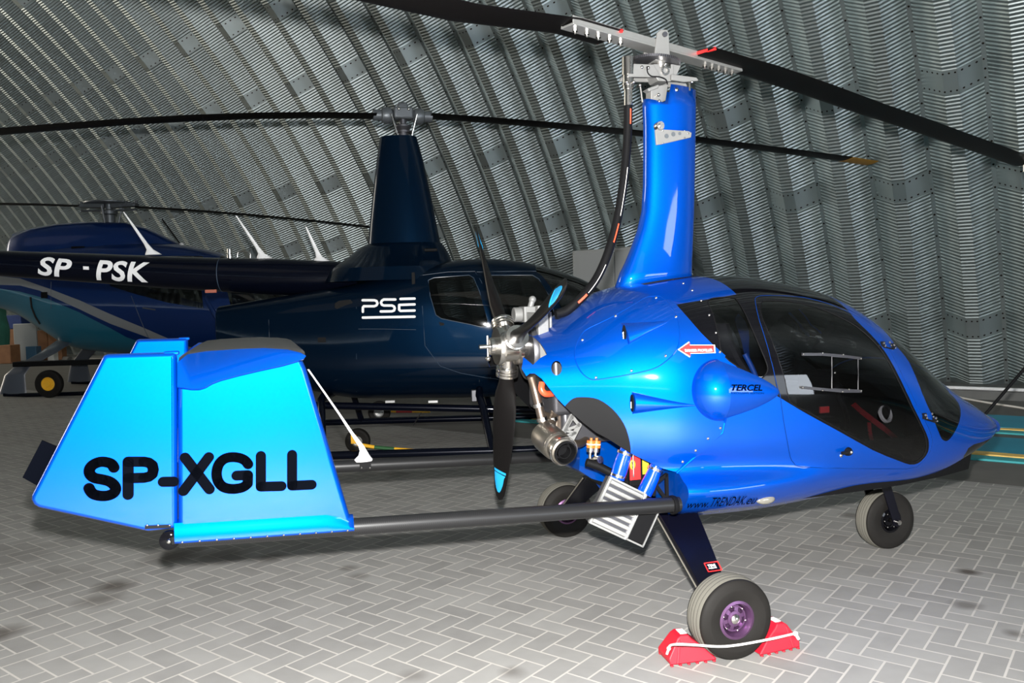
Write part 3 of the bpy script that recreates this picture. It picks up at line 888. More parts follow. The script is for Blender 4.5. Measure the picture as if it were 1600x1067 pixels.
def cls(x, y, z):
    if inpoly(x, z, engine_bay): return None
    if x < xr + .012 and z < zr: return None
    inc = inpoly(x, z, cowling)
    if inc:
        if inpoly(x, z, hole): return None
        if inpoly(x, z, shield): return ('shield_l' if y > 0 else 'shield_r', 0)
        if inpoly(x, z, panel): return ('panel_l' if y > 0 else 'panel_r', 0)
        return ('cowl', 0)
    if inpoly(x, z, windshield): return ('windshield', 0)
    if inpoly(x, z, side_win) and abs(y) > .1: return ('side_l' if y > 0 else 'side_r', 0)
    blk = inpoly(x, z, black)
    s_ = 'l' if y > 0 else 'r'
    if abs(y) > .12 and inpoly(x, z, door_win): return ('dwin_' + s_, 0)
    if abs(y) > .12 and inpoly(x, z, door_out): return ('door_' + s_, 1 if blk else 0)
    if blk: return ('roof', 0)
    if inpoly(x, z, keel): return ('belly', 0)
    return ('body', 0)


outl = [(p, 0) for p in (door_win, side_win, windshield, cowling, engine_bay, black, door_out, panel, shield, hole, keel)]
parts, bmF = skin_parts([[displace(p, False) for p in r] for r in grid0], True, outl, cls); bmF.free()
T = M['blacktrim']
fus = build_skin('fuselage', parts['body'], [M['blue'], T], gyro, .006, 0, 1)
build_skin('belly_pan', parts['belly'], [M['blackgloss'], T], gyro, .006, 0, 1)['label'] = 'black belly pan'
build_skin('roof_shell', parts['roof'], [M['blackgloss'], T], gyro, .006, 0, 1)['label'] = 'gloss black roof and pillar shell'
cowl = build_skin('engine_cowling', parts['cowl'], [M['blue'], T], gyro, .002, .009, 1)
for s_ in 'lr': build_skin('heat_shield', parts['shield_' + s_], [M['blacktrim'], T], cowl, .003, .0095, 1)['label'] = 'matt black heat shield'
build_skin('windshield', parts['windshield'], [M['glass']], gyro, 0, 0)

def raised(name, fn, nu, nv, side, parent, close=None):
    """smooth raised moulding on the skin: fn(u, v) -> (x, z, height)"""
    def pt(u, v, dz=0.0):
        x, z, h = fn(u, v); q = (bvhP.ray_cast(Vector((x, side * 3, z)), Vector((0, -side, 0)))[0]) or Vector((x, side * .5, z))
        return q + Vector((0, side * (h + .0095 + dz), 0))
    rows_ = []
    for i in range(nu + 1):
        u = i / nu; r = [pt(u, -1, -.012)] + [pt(u, math.sin(PI / 2 * (-1 + 2 * j / nv))) for j in range(nv + 1)] + [pt(u, 1, -.012)]
        rows_.append(r)
    first = [Vector((p.x, 0, p.z)) + Vector((0, (bvhP.ray_cast(Vector((p.x, side * 3, p.z)), Vector((0, -side, 0)))[0] or p).y - side * .004, 0)) for p in rows_[0]]
    mb = MB(); mb.loft([first] + rows_, closed=False); return mb.build(name, M['blue'], parent, angle=50)


def f_dome(u, v):        # u from the seam back to the rounded rear
    x = sx - drx * u; w_ = drz * math.sqrt(max(0, 1 - u * u)); q = max(0, (1 - u * u) * (1 - v * v))
    return x, dz0 + v * w_, .085 * q ** .5
def f_fair(u, v):
    x = sx + (dfx - sx) * u; zc = dz0 + (dfz - dz0) * u; w_ = drz * .97 * (1 - u) ** .66
    return x, zc + v * w_, .046 * (1 - v * v) ** .9 * (1 - u) ** .7
def f_tear(k):
    (ax_, az_), (bx, bz), hw = tears[k]
    def f(u, v):
        w_ = hw * (.97 * (1 - u) ** 1.25 + .05); return ax_ + (bx - ax_) * u, az_ + (bz - az_) * u + v * w_, .037 * (1 - v * v) ** .6 * (1 - u) ** .9
    return f


for sd_ in (-1, 1):
    raised('shoulder_dome', lambda u, v: f_dome(math.sin(u * PI / 2), v), 28, 28, sd_, cowl); raised('shoulder_fairing', f_fair, 30, 24, sd_, fus)
    for k in (0, 1): raised('air_scoop', f_tear(k), 24, 16, sd_, cowl)
for s_ in 'rl':
    build_skin('access_panel', parts['panel_' + s_], [M['blue'], T], cowl, .004, .0105, 1)
    build_skin('rear_window', parts['side_' + s_], [M['glass']], gyro, 0, -.001)
    d = build_skin('cabin_door', parts['door_' + s_], [M['blue'], M['blackgloss'], T], gyro, .006, .0015, None)
    build_skin('door_window', parts['dwin_' + s_], [M['glass']], d, 0, 0)
    if s_ == 'r': door_r = d
    else: door_l = d


def line_on(name, pts, r, m, parent, off=0.0, side=-1, closed=False, mirror=False):
    mb = MB(); ps = [skin_y(x, z, side, off=off) for x, z in pts]
    if closed: ps.append(ps[0])
    mb.tube(ps, r, seg=6); return mb.build(name, m, parent)


M['gap'] = mat('panel_gap', (0.0, 0.02, 0.12), 0.7, spec=0.1)
line_on('door_seal', door_out, .0016, M['gap'], door_r, .0015, closed=True)
line_on('window_seal', door_win, .0022, M['blacktrim'], door_r, .001, closed=True)
line_on('window_seal', side_win, .0025, M['blacktrim'], gyro, .001, closed=True)
line_on('panel_edge', panel, .0026, M['blue'], cowl, .0095, closed=True)
line_on('highlight_bead', seam[2:], .0045, M['blue'], cowl, .007)  # thin bead added along the cowl edges to catch a highlight
line_on('highlight_bead', cowl_edge, .004, M['blue'], cowl, .006)
# screws
mb = MB()
for px, py in ((963, 497), (911.5, 534), (1025.5, 469), (1056, 498), (1040, 557), (987, 579.5), (932, 590)):
    q = on(px, py, bvh=bvh1); s_ = skin_y(q.x, q.z, off=.012); mb.sphere(s_, .0065, 8, 6, sc=(1, .5, 1))
mb.pieces('panel_screw', M['steel'], cowl)
mb = MB()
for px, py in ((1124, 668), (1105, 684), (1086, 702), (1066, 719), (1123.5, 551)):
    q = on(px, py, bvh=bvh1); mb.sphere(skin_y(q.x, q.z, off=.011), .0065, 8, 6, sc=(1, .5, 1))
mb.pieces('cowling_screw', M['steel'], cowl)
mb = MB()
for px, py in ((1118.5, 520), (1108, 492.5), (1095.5, 470), (1081.5, 454), (1067.5, 443), (1051, 437)):
    q = on(px, py, bvh=bvh1); mb.sphere(q, .006, 8, 6)
mb.pieces('roof_screw', M['steel'], gyro)
# fin-shaped cover on the cowl top
q = on(1030, 437, bvh=bvh1); mb = MB(); q2 = on(1016, 440, bvh=bvh1); q3 = on(1043, 436, bvh=bvh1)
mb.loft([[q2 + (q3 - q2) * f + Vector((0, .03 * h * math.cos(a), .035 * h * max(0, math.sin(a)))) for a in [PI * 2 * i / 12 for i in range(12)]] for f, h in ((0, .05), (.25, .55), (.6, 1), (.85, .95), (1, .3))])
mb.build('antenna_cover', M['blackgloss'], gyro)
# outlet openings of the teardrops
for (ax_, az_), (bx, bz), hw in tears:
    L = math.hypot(bx - ax_, bz - az_); ux, uz = (bx - ax_) / L, (bz - az_) / L
    c = skin_y(ax_ - .004, az_, bvh=bvh0) + Vector((-.0005, -.020, 0))
    mb = MB(); mb.sphere(c, 1.0, 18, 10, sc=(.005, .0185, hw * .82)); o = mb.build('air_outlet', M['blacktrim'], cowl)
    mb = MB(); mb.tube([c + Vector((-.006, -.004, -hw * .45)), c + Vector((-.006, -.004, hw * .15))], .004, seg=8); mb.build('outlet_pipe', M['steel'], o)


# lettering
def fair_pt(x, z):
    u = min(1, max(0, (x - sx) / (dfx - sx))); zc = dz0 + (dfz - dz0) * u; w_ = drz * .97 * (1 - u) ** .66 + 1e-6; v = (z - zc) / w_
    h = .046 * (1 - v * v) ** .9 * (1 - u) ** .7 if abs(v) < 1 else 0
    q = bvhP.ray_cast(Vector((x, -3, z)), Vector((0, 1, 0)))[0] or Vector((x, -.5, z)); return q + Vector((0, -(h + .0115), 0))
def surf_r(off): return lambda x, z: skin_y(x, z, off=off)


def tpx(name, txt, pa, pb, hpx, m, parent, off=.003, bold=0, shear=0, spacing=1, sf=None):
    a, b = xz([pa, pb], **B); _, zt_ = xz([((pa[0] + pb[0]) / 2, (pa[1] + pb[1]) / 2 - hpx)], **B)[0]
    hh = abs(zt_ - (a[1] + b[1]) / 2); mb = MB(); text_on(mb, txt, a, b, hh, sf or (lambda x, z: skin_y(x, z) + Vector((0, -off, 0))), bold, shear, spacing)
    return mb.build(name, m, parent, smooth=False)


tpx('lettering', 'TERCEL', (1143, 610), (1190, 610), 9.5, M['ink'], fus, off=.006, bold=.03, shear=.3, sf=fair_pt)
tpx('lettering', 'EXCLUSIVE EDITION', (1143, 615.5), (1192, 615.5), 2.6, M['ink'], fus, off=.006, sf=fair_pt)
tpx('lettering', 'www.', (1070, 794), (1105, 792), 7, M['ink'], fus, off=.004)
tpx('lettering', 'TRENDAK', (1106, 791.5), (1159, 788), 13, M['ink'], fus, off=.004)
tpx('lettering', '.eu', (1160, 788), (1177, 786.5), 8, M['ink'], fus, off=.004)
arrow = xz([(1060, 547.5), (1076.5, 536.5), (1076.5, 541), (1113.5, 541), (1114.5, 552), (1077.5, 553), (1077.5, 558)], **B)
mb = MB(); n = len(arrow); mb.add([skin_y(x, z, off=.0125) for x, z in arrow], [(0, 1, 6), (1, 2, 5, 6), (2, 3, 4, 5)]); ar = mb.build('warning_arrow', M['inkr'], cowl, smooth=False); ar['label'] = 'red arrow-shaped warning label'
tpx('lettering', 'DANGER PROPELLER', (1068, 549.3), (1111, 548.6), 4.0, M['inkw'], ar, off=.0145, bold=.02)
ob = [((x - 1087) * 1.07 + 1087, (y - 547.3) * 1.13 + 547.3) for x, y in [(1060, 547.5), (1076.5, 536.5), (1076.5, 541), (1113.5, 541), (1114.5, 552), (1077.5, 553), (1077.5, 558)]]
ob = xz(ob, **B); mb = MB(); mb.add([skin_y(x, z, off=.0115) for x, z in ob], [(0, 1, 6), (1, 2, 5, 6), (2, 3, 4, 5)]); mb.build('label_border', M['inkw'], ar, smooth=False)
# position light
a, b = xz([(1180, 782), (1206, 780)], **B); mb = MB()
c = skin_y((a[0] + b[0]) / 2 + .01, (a[1] + b[1]) / 2, off=0); mb.sphere(c, .046, 18, 10, sc=(1, .35, .42)); mb.build('position_light', M['lens'], fus)
# door handle, hinges, sliding pane, straps
mb = MB(); h1 = on(1324, 705, bvh=bvh1); mb.lathe([(0, -.022), (.012, -.022), (.018, -.012), (.02, 0)], h1, (0, 1, 0), 16); mb.beam(h1 + Vector((-.045, -.02, -.002)), h1 + Vector((0, -.02, .002)), .012, .012)
hd = mb.build('door_handle', M['blacktrim'], door_r); mb = MB(); mb.sphere(h1 + Vector((0, -.024, 0)), .008); l1 = on(1314, 711.5, bvh=bvh1); mb.sphere(l1, .009, sc=(1, .6, 1)); mb.build('lock_barrel', M['steel'], hd)
for pts in (((1378, 538), (1387, 537), (1394, 541)), ((1443, 650), (1453, 648), (1459, 672 - 17))):
    mb = MB(); qs = [on(*p, bvh=bvh1) + Vector((0, -.006, 0)) for p in pts]; mb.tube([q + Vector((0, -.004, -.012)) for q in (qs[0], qs[-1])], .004, seg=8)
    mb.beam(qs[0] + Vector((0, 0, -.012)), qs[0] + Vector((0, 0, .014)), .02, .008, up=(0, 1, 0)); mb.beam(qs[-1] + Vector((0, 0, -.012)), qs[-1] + Vector((0, 0, .014)), .022, .008, up=(0, 1, 0))
    hg = mb.build('hinge', M['blacktrim'], door_r)
    mb = MB()
    for q in qs: mb.sphere(q + Vector((0, -.006, .006)), .006, 8, 6); mb.sphere(q + Vector((.008, -.006, -.008)), .005, 8, 6)
    mb.pieces('hinge_screw', M['steel'], hg)
M['clearedge'] = mat('acrylic_rail', (0.022, 0.022, 0.026), 0.3)
mb = MB()
for pts in (((1252, 553.5), (1283, 553.5), (1315, 556), (1345, 560)), ((1251, 605), (1283, 608), (1315, 611), (1345, 611))):
    qs = [on(*p, bvh=bvh1) + Vector((0, -.004, 0)) for p in pts]
    for i in range(3): mb.beam(qs[i], qs[i + 1], .006, .012)
rl = mb.pieces('window_rail', M['clearedge'], door_r)
mb = MB()
for px, py in ((1253, 553), (1283, 551.5), (1315, 554), (1343, 560), (1302, 582), (1252, 605), (1283, 609.5), (1314, 611.5), (1343, 610.5), (1324, 608)):
    mb.sphere(on(px, py, bvh=bvh1) + Vector((0, -.010, 0)), .0045, 8, 6)
mb.pieces('rail_screw', M['steel'], rl)
mb = MB(); qs = [on(*p, bvh=bvh1) + Vector((0, -.003, 0)) for p in ((1299, 557), (1340, 560), (1340, 609), (1299, 607))]
for i in range(4): mb.beam(qs[i], qs[(i + 1) % 4], .003, .003)
mb.build('sliding_pane_edge', M['clearedge'], door_r)
M['ring'] = mat('clear_vent_ring', (0.03, 0.03, 0.033), 0.3, spec=0.15)
q = on(1383, 646, bvh=bvh1); mb = MB(); nrm = Vector((.25, -.9, .3)).normalized()
mb.lathe([(.028, -.004), (.030, .006), (.036, .010), (.042, .006), (.043, -.004)], q, nrm, 28, closed=True); vr = mb.build('vent_ring', M['ring'], door_r); vr['label'] = 'clear round vent ring'

# cabin interior
tubz = .47
mb = MB(); mb.loft([[(x, s * hermite(x, XS, BW) * .93 * ww, z) for s, ww, z in ((-1, 1, tubz + .25), (-1, .85, tubz), (1, .85, tubz), (1, 1, tubz + .25))] for x in (0.05, .3, .6, .9, 1.2, 1.5, 1.75)], closed=False)
mb.build('cabin_tub', M['blacktrim'], gyro, smooth=False)
mb = MB(); mb.loft([[(x, s * hermite(x, XS, BW) * ww, z) for s, ww, z in ((-1, .80, .50), (-1, .93, .75), (-1, .92, .95), (-1, .72, 1.25), (-1, .4, 1.39), (1, .4, 1.39), (1, .72, 1.25), (1, .92, .95), (1, .93, .75), (1, .80, .50))] for x in (.16, .18)])
mb.build('firewall', M['blacktrim'], gyro, smooth=False)
for s in (-1, 1):
    st = None; mb = MB(); cy = s * .28
    mb.loft([[(x, cy + .2 * math.cos(a), z + .05 * math.sin(a)) for a in [2 * PI * i / 16 for i in range(16)]] for x, z in ((.45, .60), (.5, .62), (.8, .64), (1.0, .67), (1.04, .66))])
    st = mb.build('seat', M['seat'], gyro)
    mb = MB(); mb.loft([[(x + .05 * math.cos(a), cy + w_ * math.sin(a), z) for a in [2 * PI * i / 16 for i in range(16)]] for x, z, w_ in ((.52, .6, .19), (.45, .8, .22), (.40, 1.0, .22), (.36, 1.1, .16), (.34, 1.18, .12), (.33, 1.26, .09))])
    mb.build('backrest', M['seat'], st)
    for k in (-1, 1):
        mb = MB(); mb.tube(cat([(.56, cy + k * .12, .66), (.51, cy + k * .13, .85), (.46, cy + k * .12, 1.02), (.42, cy + k * .10, 1.12)]), .012, seg=8); mb.build('seat_piping', M['seatb'], st)
mb = MB(); mb.loft([[(1.28 + dx, s_y * .42, z) for s_y in (-1, 1)] + [(1.5 + dx, s_y * .30, z + .0) for s_y in (1, -1)] for dx, z in ((0, .55), (0, .8), (.02, .92), (.06, .95))]); mb.build('instrument_panel', M['blacktrim'], gyro)
mb = MB(); mb.box((.95, 0, .64), (.5, .12, .2)); mb.build('centre_console', M['blacktrim'], gyro, bevel=.02)
mb = MB(); mb.tube(cat([(1.02, -.25, .60), (1.08, -.25, .75), (1.02, -.25, .90)]), .012, seg=8); mb.sphere((1.02, -.25, .92), .028); mb.build('control_stick', M['blacktrim'], gyro)
# red safety webbing behind the near door window
qa = [G.P(px, py, y) for px, py, y in ((1333, 631, -.40), (1345, 642, -.43), (1362, 655, -.46), (1382, 670, -.47), (1398, 683, -.46), (1413, 697, -.45), (1428, 711, -.44))]
mb = MB()
for i in range(len(qa) - 1): mb.beam(qa[i], qa[i + 1], .030 - .002 * i, .003, up=(.2, -1, 0))
qb = [G.P(px, py, y) for px, py, y in ((1358, 660, -.47), (1359, 675, -.48), (1363, 692, -.48))]
for i in range(2): mb.beam(qb[i], qb[i + 1], .024, .003, up=(.2, -1, 0))
mb.build('harness_strap', M['redst'], gyro)
mb = MB(); q = G.P(1288, 640, -.30); mb.box(q, (.05, .01, .03)); mb.build('switch_plate', M['redp'], gyro)

# ------------------------------------------------------------------ mast fairing and rotor
rows = [(152, 1005, 1086, .066), (170, 1006, 1086, .067), (200, 1007, 1085.5, .067), (240, 1007, 1085, .067), (290, 1006.5, 1084, .067), (330, 1004, 1083, .067), (360, 997, 1082, .068),
        (390, 986, 1081, .069), (410, 977.5, 1080, .072), (425, 970, 1079.5, .078), (440, 960, 1079.5, .09)]
rings = []
for i, (py, l, r_, hw) in enumerate(rows):
    a, b = G.P(l, py, 0), G.P(r_, py, 0); z = (a.z + b.z) / 2; ring = []
    cx, hx = (a.x + b.x) / 2, (b.x - a.x) / 2
    for k in range(48):
        t_ = 2 * PI * k / 48; cx_ = math.cos(t_); sy_ = math.sin(t_)
        x = cx + hx * math.copysign(abs(cx_) ** .85, cx_); wid = hw * (1 - .30 * max(0, cx_) ** 1.5) * math.copysign(abs(sy_) ** .80, sy_)
        # base follows the roof
        ring.append(Vector((x, wid, z)))
    rings.append(ring)
for p in rings[-1]: p.z = hermite(p.x, XS, BT) - .012
top = rings[0]
for k, p in enumerate(top):            # the stepped top edge: high at the front, a notch with the control levers behind
    fx_ = (p.x - G.P(1005, 152, 0).x) / (G.P(1086, 152, 0).x - G.P(1005, 152, 0).x)
    zn = G.P(1050, 138, 0).z - .02 * (fx_ - .5); lo = G.P(1012, 156, 0).z - .03 * fx_ * 3
    s_ = min(1, max(0, (fx_ - .36) / .05)); p.z = lo + (zn - lo) * s_
mb = MB(); mb.loft(rings, cap=False)
mast = mb.build('mast_fairing', [M['blue'], M['blue_dk']], gyro); md = mast.modifiers.new('shell', 'SOLIDIFY'); md.thickness = .004
mb = MB(); a = [hermite(x, XS, BT) for x in (0, .35)]
ringb = [[(p.x + (p.x - .2) * .04, p.y * 1.25, p.z + dz) for p in rings[-1]] for dz in (-.01, .014)]
mb.loft(ringb, cap=False); mb.build('mast_seal', M['blacktrim'], gyro)
# reflecting patch plate on the mast (control guide)
mb = MB()
def mp(px, py, off=0): return G.P(px, py, -.078 - off)
pl = [mp(1022, 204), mp(1080, 202), mp(1081, 214), mp(1024, 227)]
mb.prism([(p.x, p.z) for p in [mp(1023, 203), mp(1030, 202), mp(1075, 205), mp(1080, 208), mp(1079, 215), mp(1032, 226), mp(1025, 227)]], -.072, -.084); gp = mb.build('guide_plate', M['alup'], mast, bevel=.002)
for px, py, r in ((1040.5, 213, .011), (1051, 210, .011), (1061, 209, .008)):
    mb = MB(); q = mp(px, py); mb.lathe([(0, 0), (r, 0), (r, -.001)], (q.x, -.0855, q.z), (0, -1, 0), 16); mb.build('plate_hole', M['gunm'], gp)
mb = MB(); q = mp(1030, 197); mb.lathe([(.0, -.012), (.020, -.012), (.022, -.006), (.022, .02), (.0, .02)], (q.x, -.082, q.z), (0, 1, 0), 20); mb.lathe([(0, -.02), (.010, -.02), (.010, -.01)], (q.x, -.082, q.z), (0, 1, 0), 12); mb.build('pulley', M['steel'], gp)
mb = MB()
for px, py in ((1034, 205), (1034, 224), (1068, 205), (1068, 216), (1074, 209)): q = mp(px, py); mb.sphere((q.x, -.088, q.z), .004, 8, 6)
mb.pieces('plate_screw', M['steel'], gp)
q = mp(1059.5, 139); mb = MB(); mb.sphere((q.x, -.066, q.z), .010, 10, 6, sc=(1, .4, 1)); mb.build('mast_screw', M['steel'], mast)

hubp = G.P(1027, 66, 0)
PHI = math.radians(37) - GYAW
rotor_dir = Vector((math.cos(PHI), math.sin(PHI), 0))
rpart = MB()
# rotor head structure
mb = MB()
q0 = G.P(1025, 100, 0)
def hp(px, py, y=0): return G.P(px, py, y)
mb.prism([(hp(px, py).x, hp(px, py).z) for px, py in ((1012, 98), (1037, 98), (1035, 58), (1032, 53), (1022, 53), (1017, 58))], -.066, -.054)
mb.prism([(hp(px, py).x, hp(px, py).z) for px, py in ((1012, 98), (1037, 98), (1035, 58), (1032, 53), (1022, 53), (1017, 58))], .054, .066)
q = hp(1025, 99); mb.box((q.x, 0, q.z), (.07, .13, .012))
rh = mb.build('rotor_head', M['alup'], gyro, bevel=.003)
mb = MB(); q = hp(1028, 61); mb.lathe([(0, -.076), (.012, -.076), (.012, .076), (0, .076)], (q.x, 0, q.z), (0, 1, 0), 18); mb.build('teeter_bolt', M['dsteel'], rh)
q = hp(1022, 100); mb = MB(); mb.lathe([(.0, 0), (.118, 0), (.118, .012), (.100, .012), (.100, .004), (.05, .004), (.05, .012), (0, .012)], (q.x, 0, q.z), (.08, 0, 1), 60)
for i in range(72):
    a = 2 * PI * i / 72; mb.box(Vector((q.x, 0, q.z + .006)) + Vector((.121 * math.cos(a), .121 * math.sin(a), -.0097 * math.cos(a))), (.007, .004, .012), Matrix.Rotation(a, 3, 'Z'))
mb.build('ring_gear', M['dsteel'], rh, angle=30)
mb = MB()   # bearing block, cradle, arms
def blk(pts, y0, y1): mb.prism([(hp(*p).x, hp(*p).z) for p in pts], y0, y1)
blk([(1014, 104), (1046, 104), (1046, 124), (1040, 130), (1022, 130), (1014, 118)], -.045, .045)
blk([(1046, 104), (1058, 106), (1050, 124), (1040, 126)], -.040, -.030)
blk([(983, 104), (1014, 105), (1024, 122), (1020, 125), (973, 124), (976, 118), (981, 116)], -.05, -.035)
blk([(983, 104), (1014, 105), (1024, 122), (1020, 125), (973, 124), (976, 118), (981, 116)], .035, .05)
blk([(1040, 121), (1079, 126), (1082, 131), (1060, 133), (1040, 130)], -.06, -.045)
blk([(1040, 121), (1079, 126), (1082, 131), (1060, 133), (1040, 130)], .045, .06)
mb.build('gimbal_block', M['alup'], rh, bevel=.003)
mb = MB(); q = hp(1032, 115); mb.lathe([(.012, -.052), (.022, -.052), (.022, -.040), (.012, -.040)], (q.x, 0, q.z), (0, 1, 0), 20, closed=True); q = hp(1032, 104); mb.lathe([(.03, -.02), (.055, -.02), (.055, .02), (.03, .02)], (q.x, 0, q.z), (0, 0, 1), 24); mb.build('bearing', M['steel'], rh)
mb = MB(); blk([(1007, 141), (1024, 136), (1040, 134), (1036, 159), (1024, 165), (1013, 158), (1013, 144)], -.028, .028); blk([(1005, 142), (1022, 136), (1022, 141), (1007, 147)], -.05, -.03); mb.build('control_bracket', M['alup'], rh, bevel=.003)
mb = MB()
for px, py in ((1003, 105), (979.5, 128), (990, 128), (1013, 106), (1040, 100), (1029, 148), (1030, 158), (1000, 133), (1081, 128)):
    q = hp(px, py, -.055); mb.sphere(q, .008, 10, 6); mb.tube([q, q + Vector((0, .03, 0))], .005, seg=8)
mb.tube([hp(1000, 131, -.05), hp(1002, 145, -.05), hp(1004, 160, -.05)], .004, seg=8); mb.tube([hp(1077, 130, -.05), hp(1077, 142, -.05)], .006, seg=8)
mb.pieces('head_bolt', M['steel'], rh)
mb = MB(); mb.tube(cat([hp(1011, 104, -.06), hp(1012, 113, -.07), hp(1018, 119, -.07), (hp(1030, 120, -.075)), hp(1040, 124, -.075), hp(1043, 131, -.07)]), .003, seg=6); mb.build('wire', M['blacktrim'], rh)
# pre-rotator drive tube and its long hose
mb = MB(); a = hp(981, 90, -.02); b = hp(981, 166, -.02)
mb.tube([hp(982, 90, -.02), hp(982, 118, -.02)], .032, seg=24); mb.tube([hp(981.5, 118, -.02), hp(981.5, 140, -.02)], .026, seg=20); mb.tube([hp(981.5, 140, -.02), hp(981.5, 167, -.02)], .020, seg=20)
mb.tube([hp(981.5, 131, -.02), hp(981.5, 134, -.02)], .029, seg=20)
dt = mb.build('drive_tube', M['steel'], rh)
hose = cat([hp(981.5, 165, -.02), hp(981, 200, -.02), hp(978, 250, -.03), hp(972, 300, -.05), hp(963, 350, -.07), hp(950, 395, -.10), hp(935, 430, -.12), hp(918, 455, -.14), hp(900, 473, -.15), hp(884, 486, -.15), hp(868, 490, -.15)], 8)
mb = MB(); mb.tube(hose, .0205, seg=16); hz = mb.build('drive_hose', M['blacktrim'], gyro)
# printed marks on the hose
def hose_mark(name, i0, i1, m, wd):
    mb = MB()
    for i in range(i0, i1):
        a, b = hose[i], hose[i + 1]; mb.beam(a + Vector((0, -.0200, 0)) + Vector((.003, 0, 0)), b + Vector((0, -.0200, 0)) + Vector((.003, 0, 0)), wd, .002, up=(0, 1, 0))
    return mb.build(name, m, hz, smooth=False)
hose_mark('red_mark', 2, 7, M['redsil'], .006); hose_mark('red_mark', 32, 37, M['redsil'], .006); hose_mark('red_mark', 58, 64, M['redsil'], .010)
hose_mark('printed_line', 18, 30, M['rope'], .0025); hose_mark('printed_line', 44, 57, M['rope'], .0025)

# hub bar, blade clamps and the two rotor blades
rv = G.vp
def blade_line(pixs): return [rv(px, py, hubp, PHI) for px, py in pixs]
_up = Vector((0, 0, 1)); _sd = Vector((-math.sin(PHI), math.cos(PHI), 0))
def rp(r, z, side=0.0): return Vector((hubp.x, 0, 0)) + rotor_dir * r + _sd * side + Vector((0, 0, z))
(rl0, zl0), (rr0, zr0) = blade_line([(886, 40), (1150, 113)])
zc = (zl0 + zr0) / 2; slope = (zr0 - zl0) / (rr0 - rl0)
def zbar(r): return zl0 + slope * (r - rl0)
rotor = bpy.data.objects.new('rotor', None); C.objects.link(rotor); rotor.parent = gyro
mb = MB()
mb.beam(rp(rl0, zbar(rl0)), rp(rr0, zbar(rr0)), .085, .010); mb.beam(rp(rl0, zbar(rl0) + .028, .038), rp(rr0, zbar(rr0) + .028, .038), .006, .05); mb.beam(rp(rl0, zbar(rl0) + .018, -.038), rp(rr0, zbar(rr0) + .018, -.038), .006, .034)
hb = mb.build('hub_bar', M['alu'], rotor, bevel=.002)
mb = MB()
for f in (.06, .15, .24, .33, .42):
    for r in (rl0 + (0 - rl0) * f * 1.35, rr0 * (1 - f)):
        q = rp(r, zbar(r)); mb.tube([q + Vector((0, 0, -.028)), q + Vector((0, 0, .012))], .005, seg=8); mb.lathe([(0, -.016), (.013, -.016), (.013, -.006), (0, -.006)], q, (0, 0, 1), 8)
mb.pieces('clamp_bolt', M['steel'], hb)
def blade(name, line, chord, parent, m, off=0.0, thick=.026):
    rings = []
    for r, z in line:
        ring = []
        for k in range(20):
            t_ = 2 * PI * k / 20; cx_ = math.cos(t_)
            yy = chord / 2 * cx_; zz = thick / 2 * math.sin(t_) * (1 + .55 * cx_)
            ring.append(rp(r, z + zz - yy * .03, yy + off))
        rings.append(ring)
    mb = MB(); mb.loft(rings); return mb.build(name, m, parent)
lft = [(r, z) for r, z in blade_line([(962, 60), (860, 39), (830, 30), (800, 21), (736, 14)])]
lft = [(lft[0][0], zbar(lft[0][0]) + .022), (rl0 + .04, zbar(rl0 + .04) + .022)] + lft[-1:]
r_, z_ = lft[-1]; lft += [(-1.6, z_ + .0), (-2.4, z_ - .03), (-3.3, z_ - .12), (-4.15, z_ - .24)]
b1 = blade('rotor_blade', lft, .20, rotor, M['rotor'], .045)
rgt = blade_line([(1080, 83), (1180, 114), (1265, 142), (1350, 172), (1412, 192), (1475, 214), (1540, 236), (1595, 256)])
rgt = [(rgt[0][0], zbar(rgt[0][0]) + .022), (rr0 - .04, zbar(rr0 - .04) + .022)] + [q for q in rgt[1:] if q[0] > rr0 + .05]
b2 = blade('rotor_blade', rgt, .20, rotor, M['rotor'], -.045)
for (r, s_, bl_) in ((lft[0][0], 1, b1), (rgt[0][0], -1, b2)):
    mb = MB(); z = zbar(r) + .026
    e_ = -s_ * .02; mb.box(rp(r, z - .004, s_ * .045), (.014, .195, .014), Matrix.Rotation(PHI - s_ * .12, 3, 'Z')); mb.build('root_cap', M['inkr'], bl_, smooth=False)
r, z = rgt[-1]; mb = MB(); mb.lathe([(0, -.05), (.022, -.05), (.022, 0), (0, 0)], rp(r - .04, z - .02, -.05), (0, 0, 1), 14); mb.build('tip_weight', M['steel'], b2)

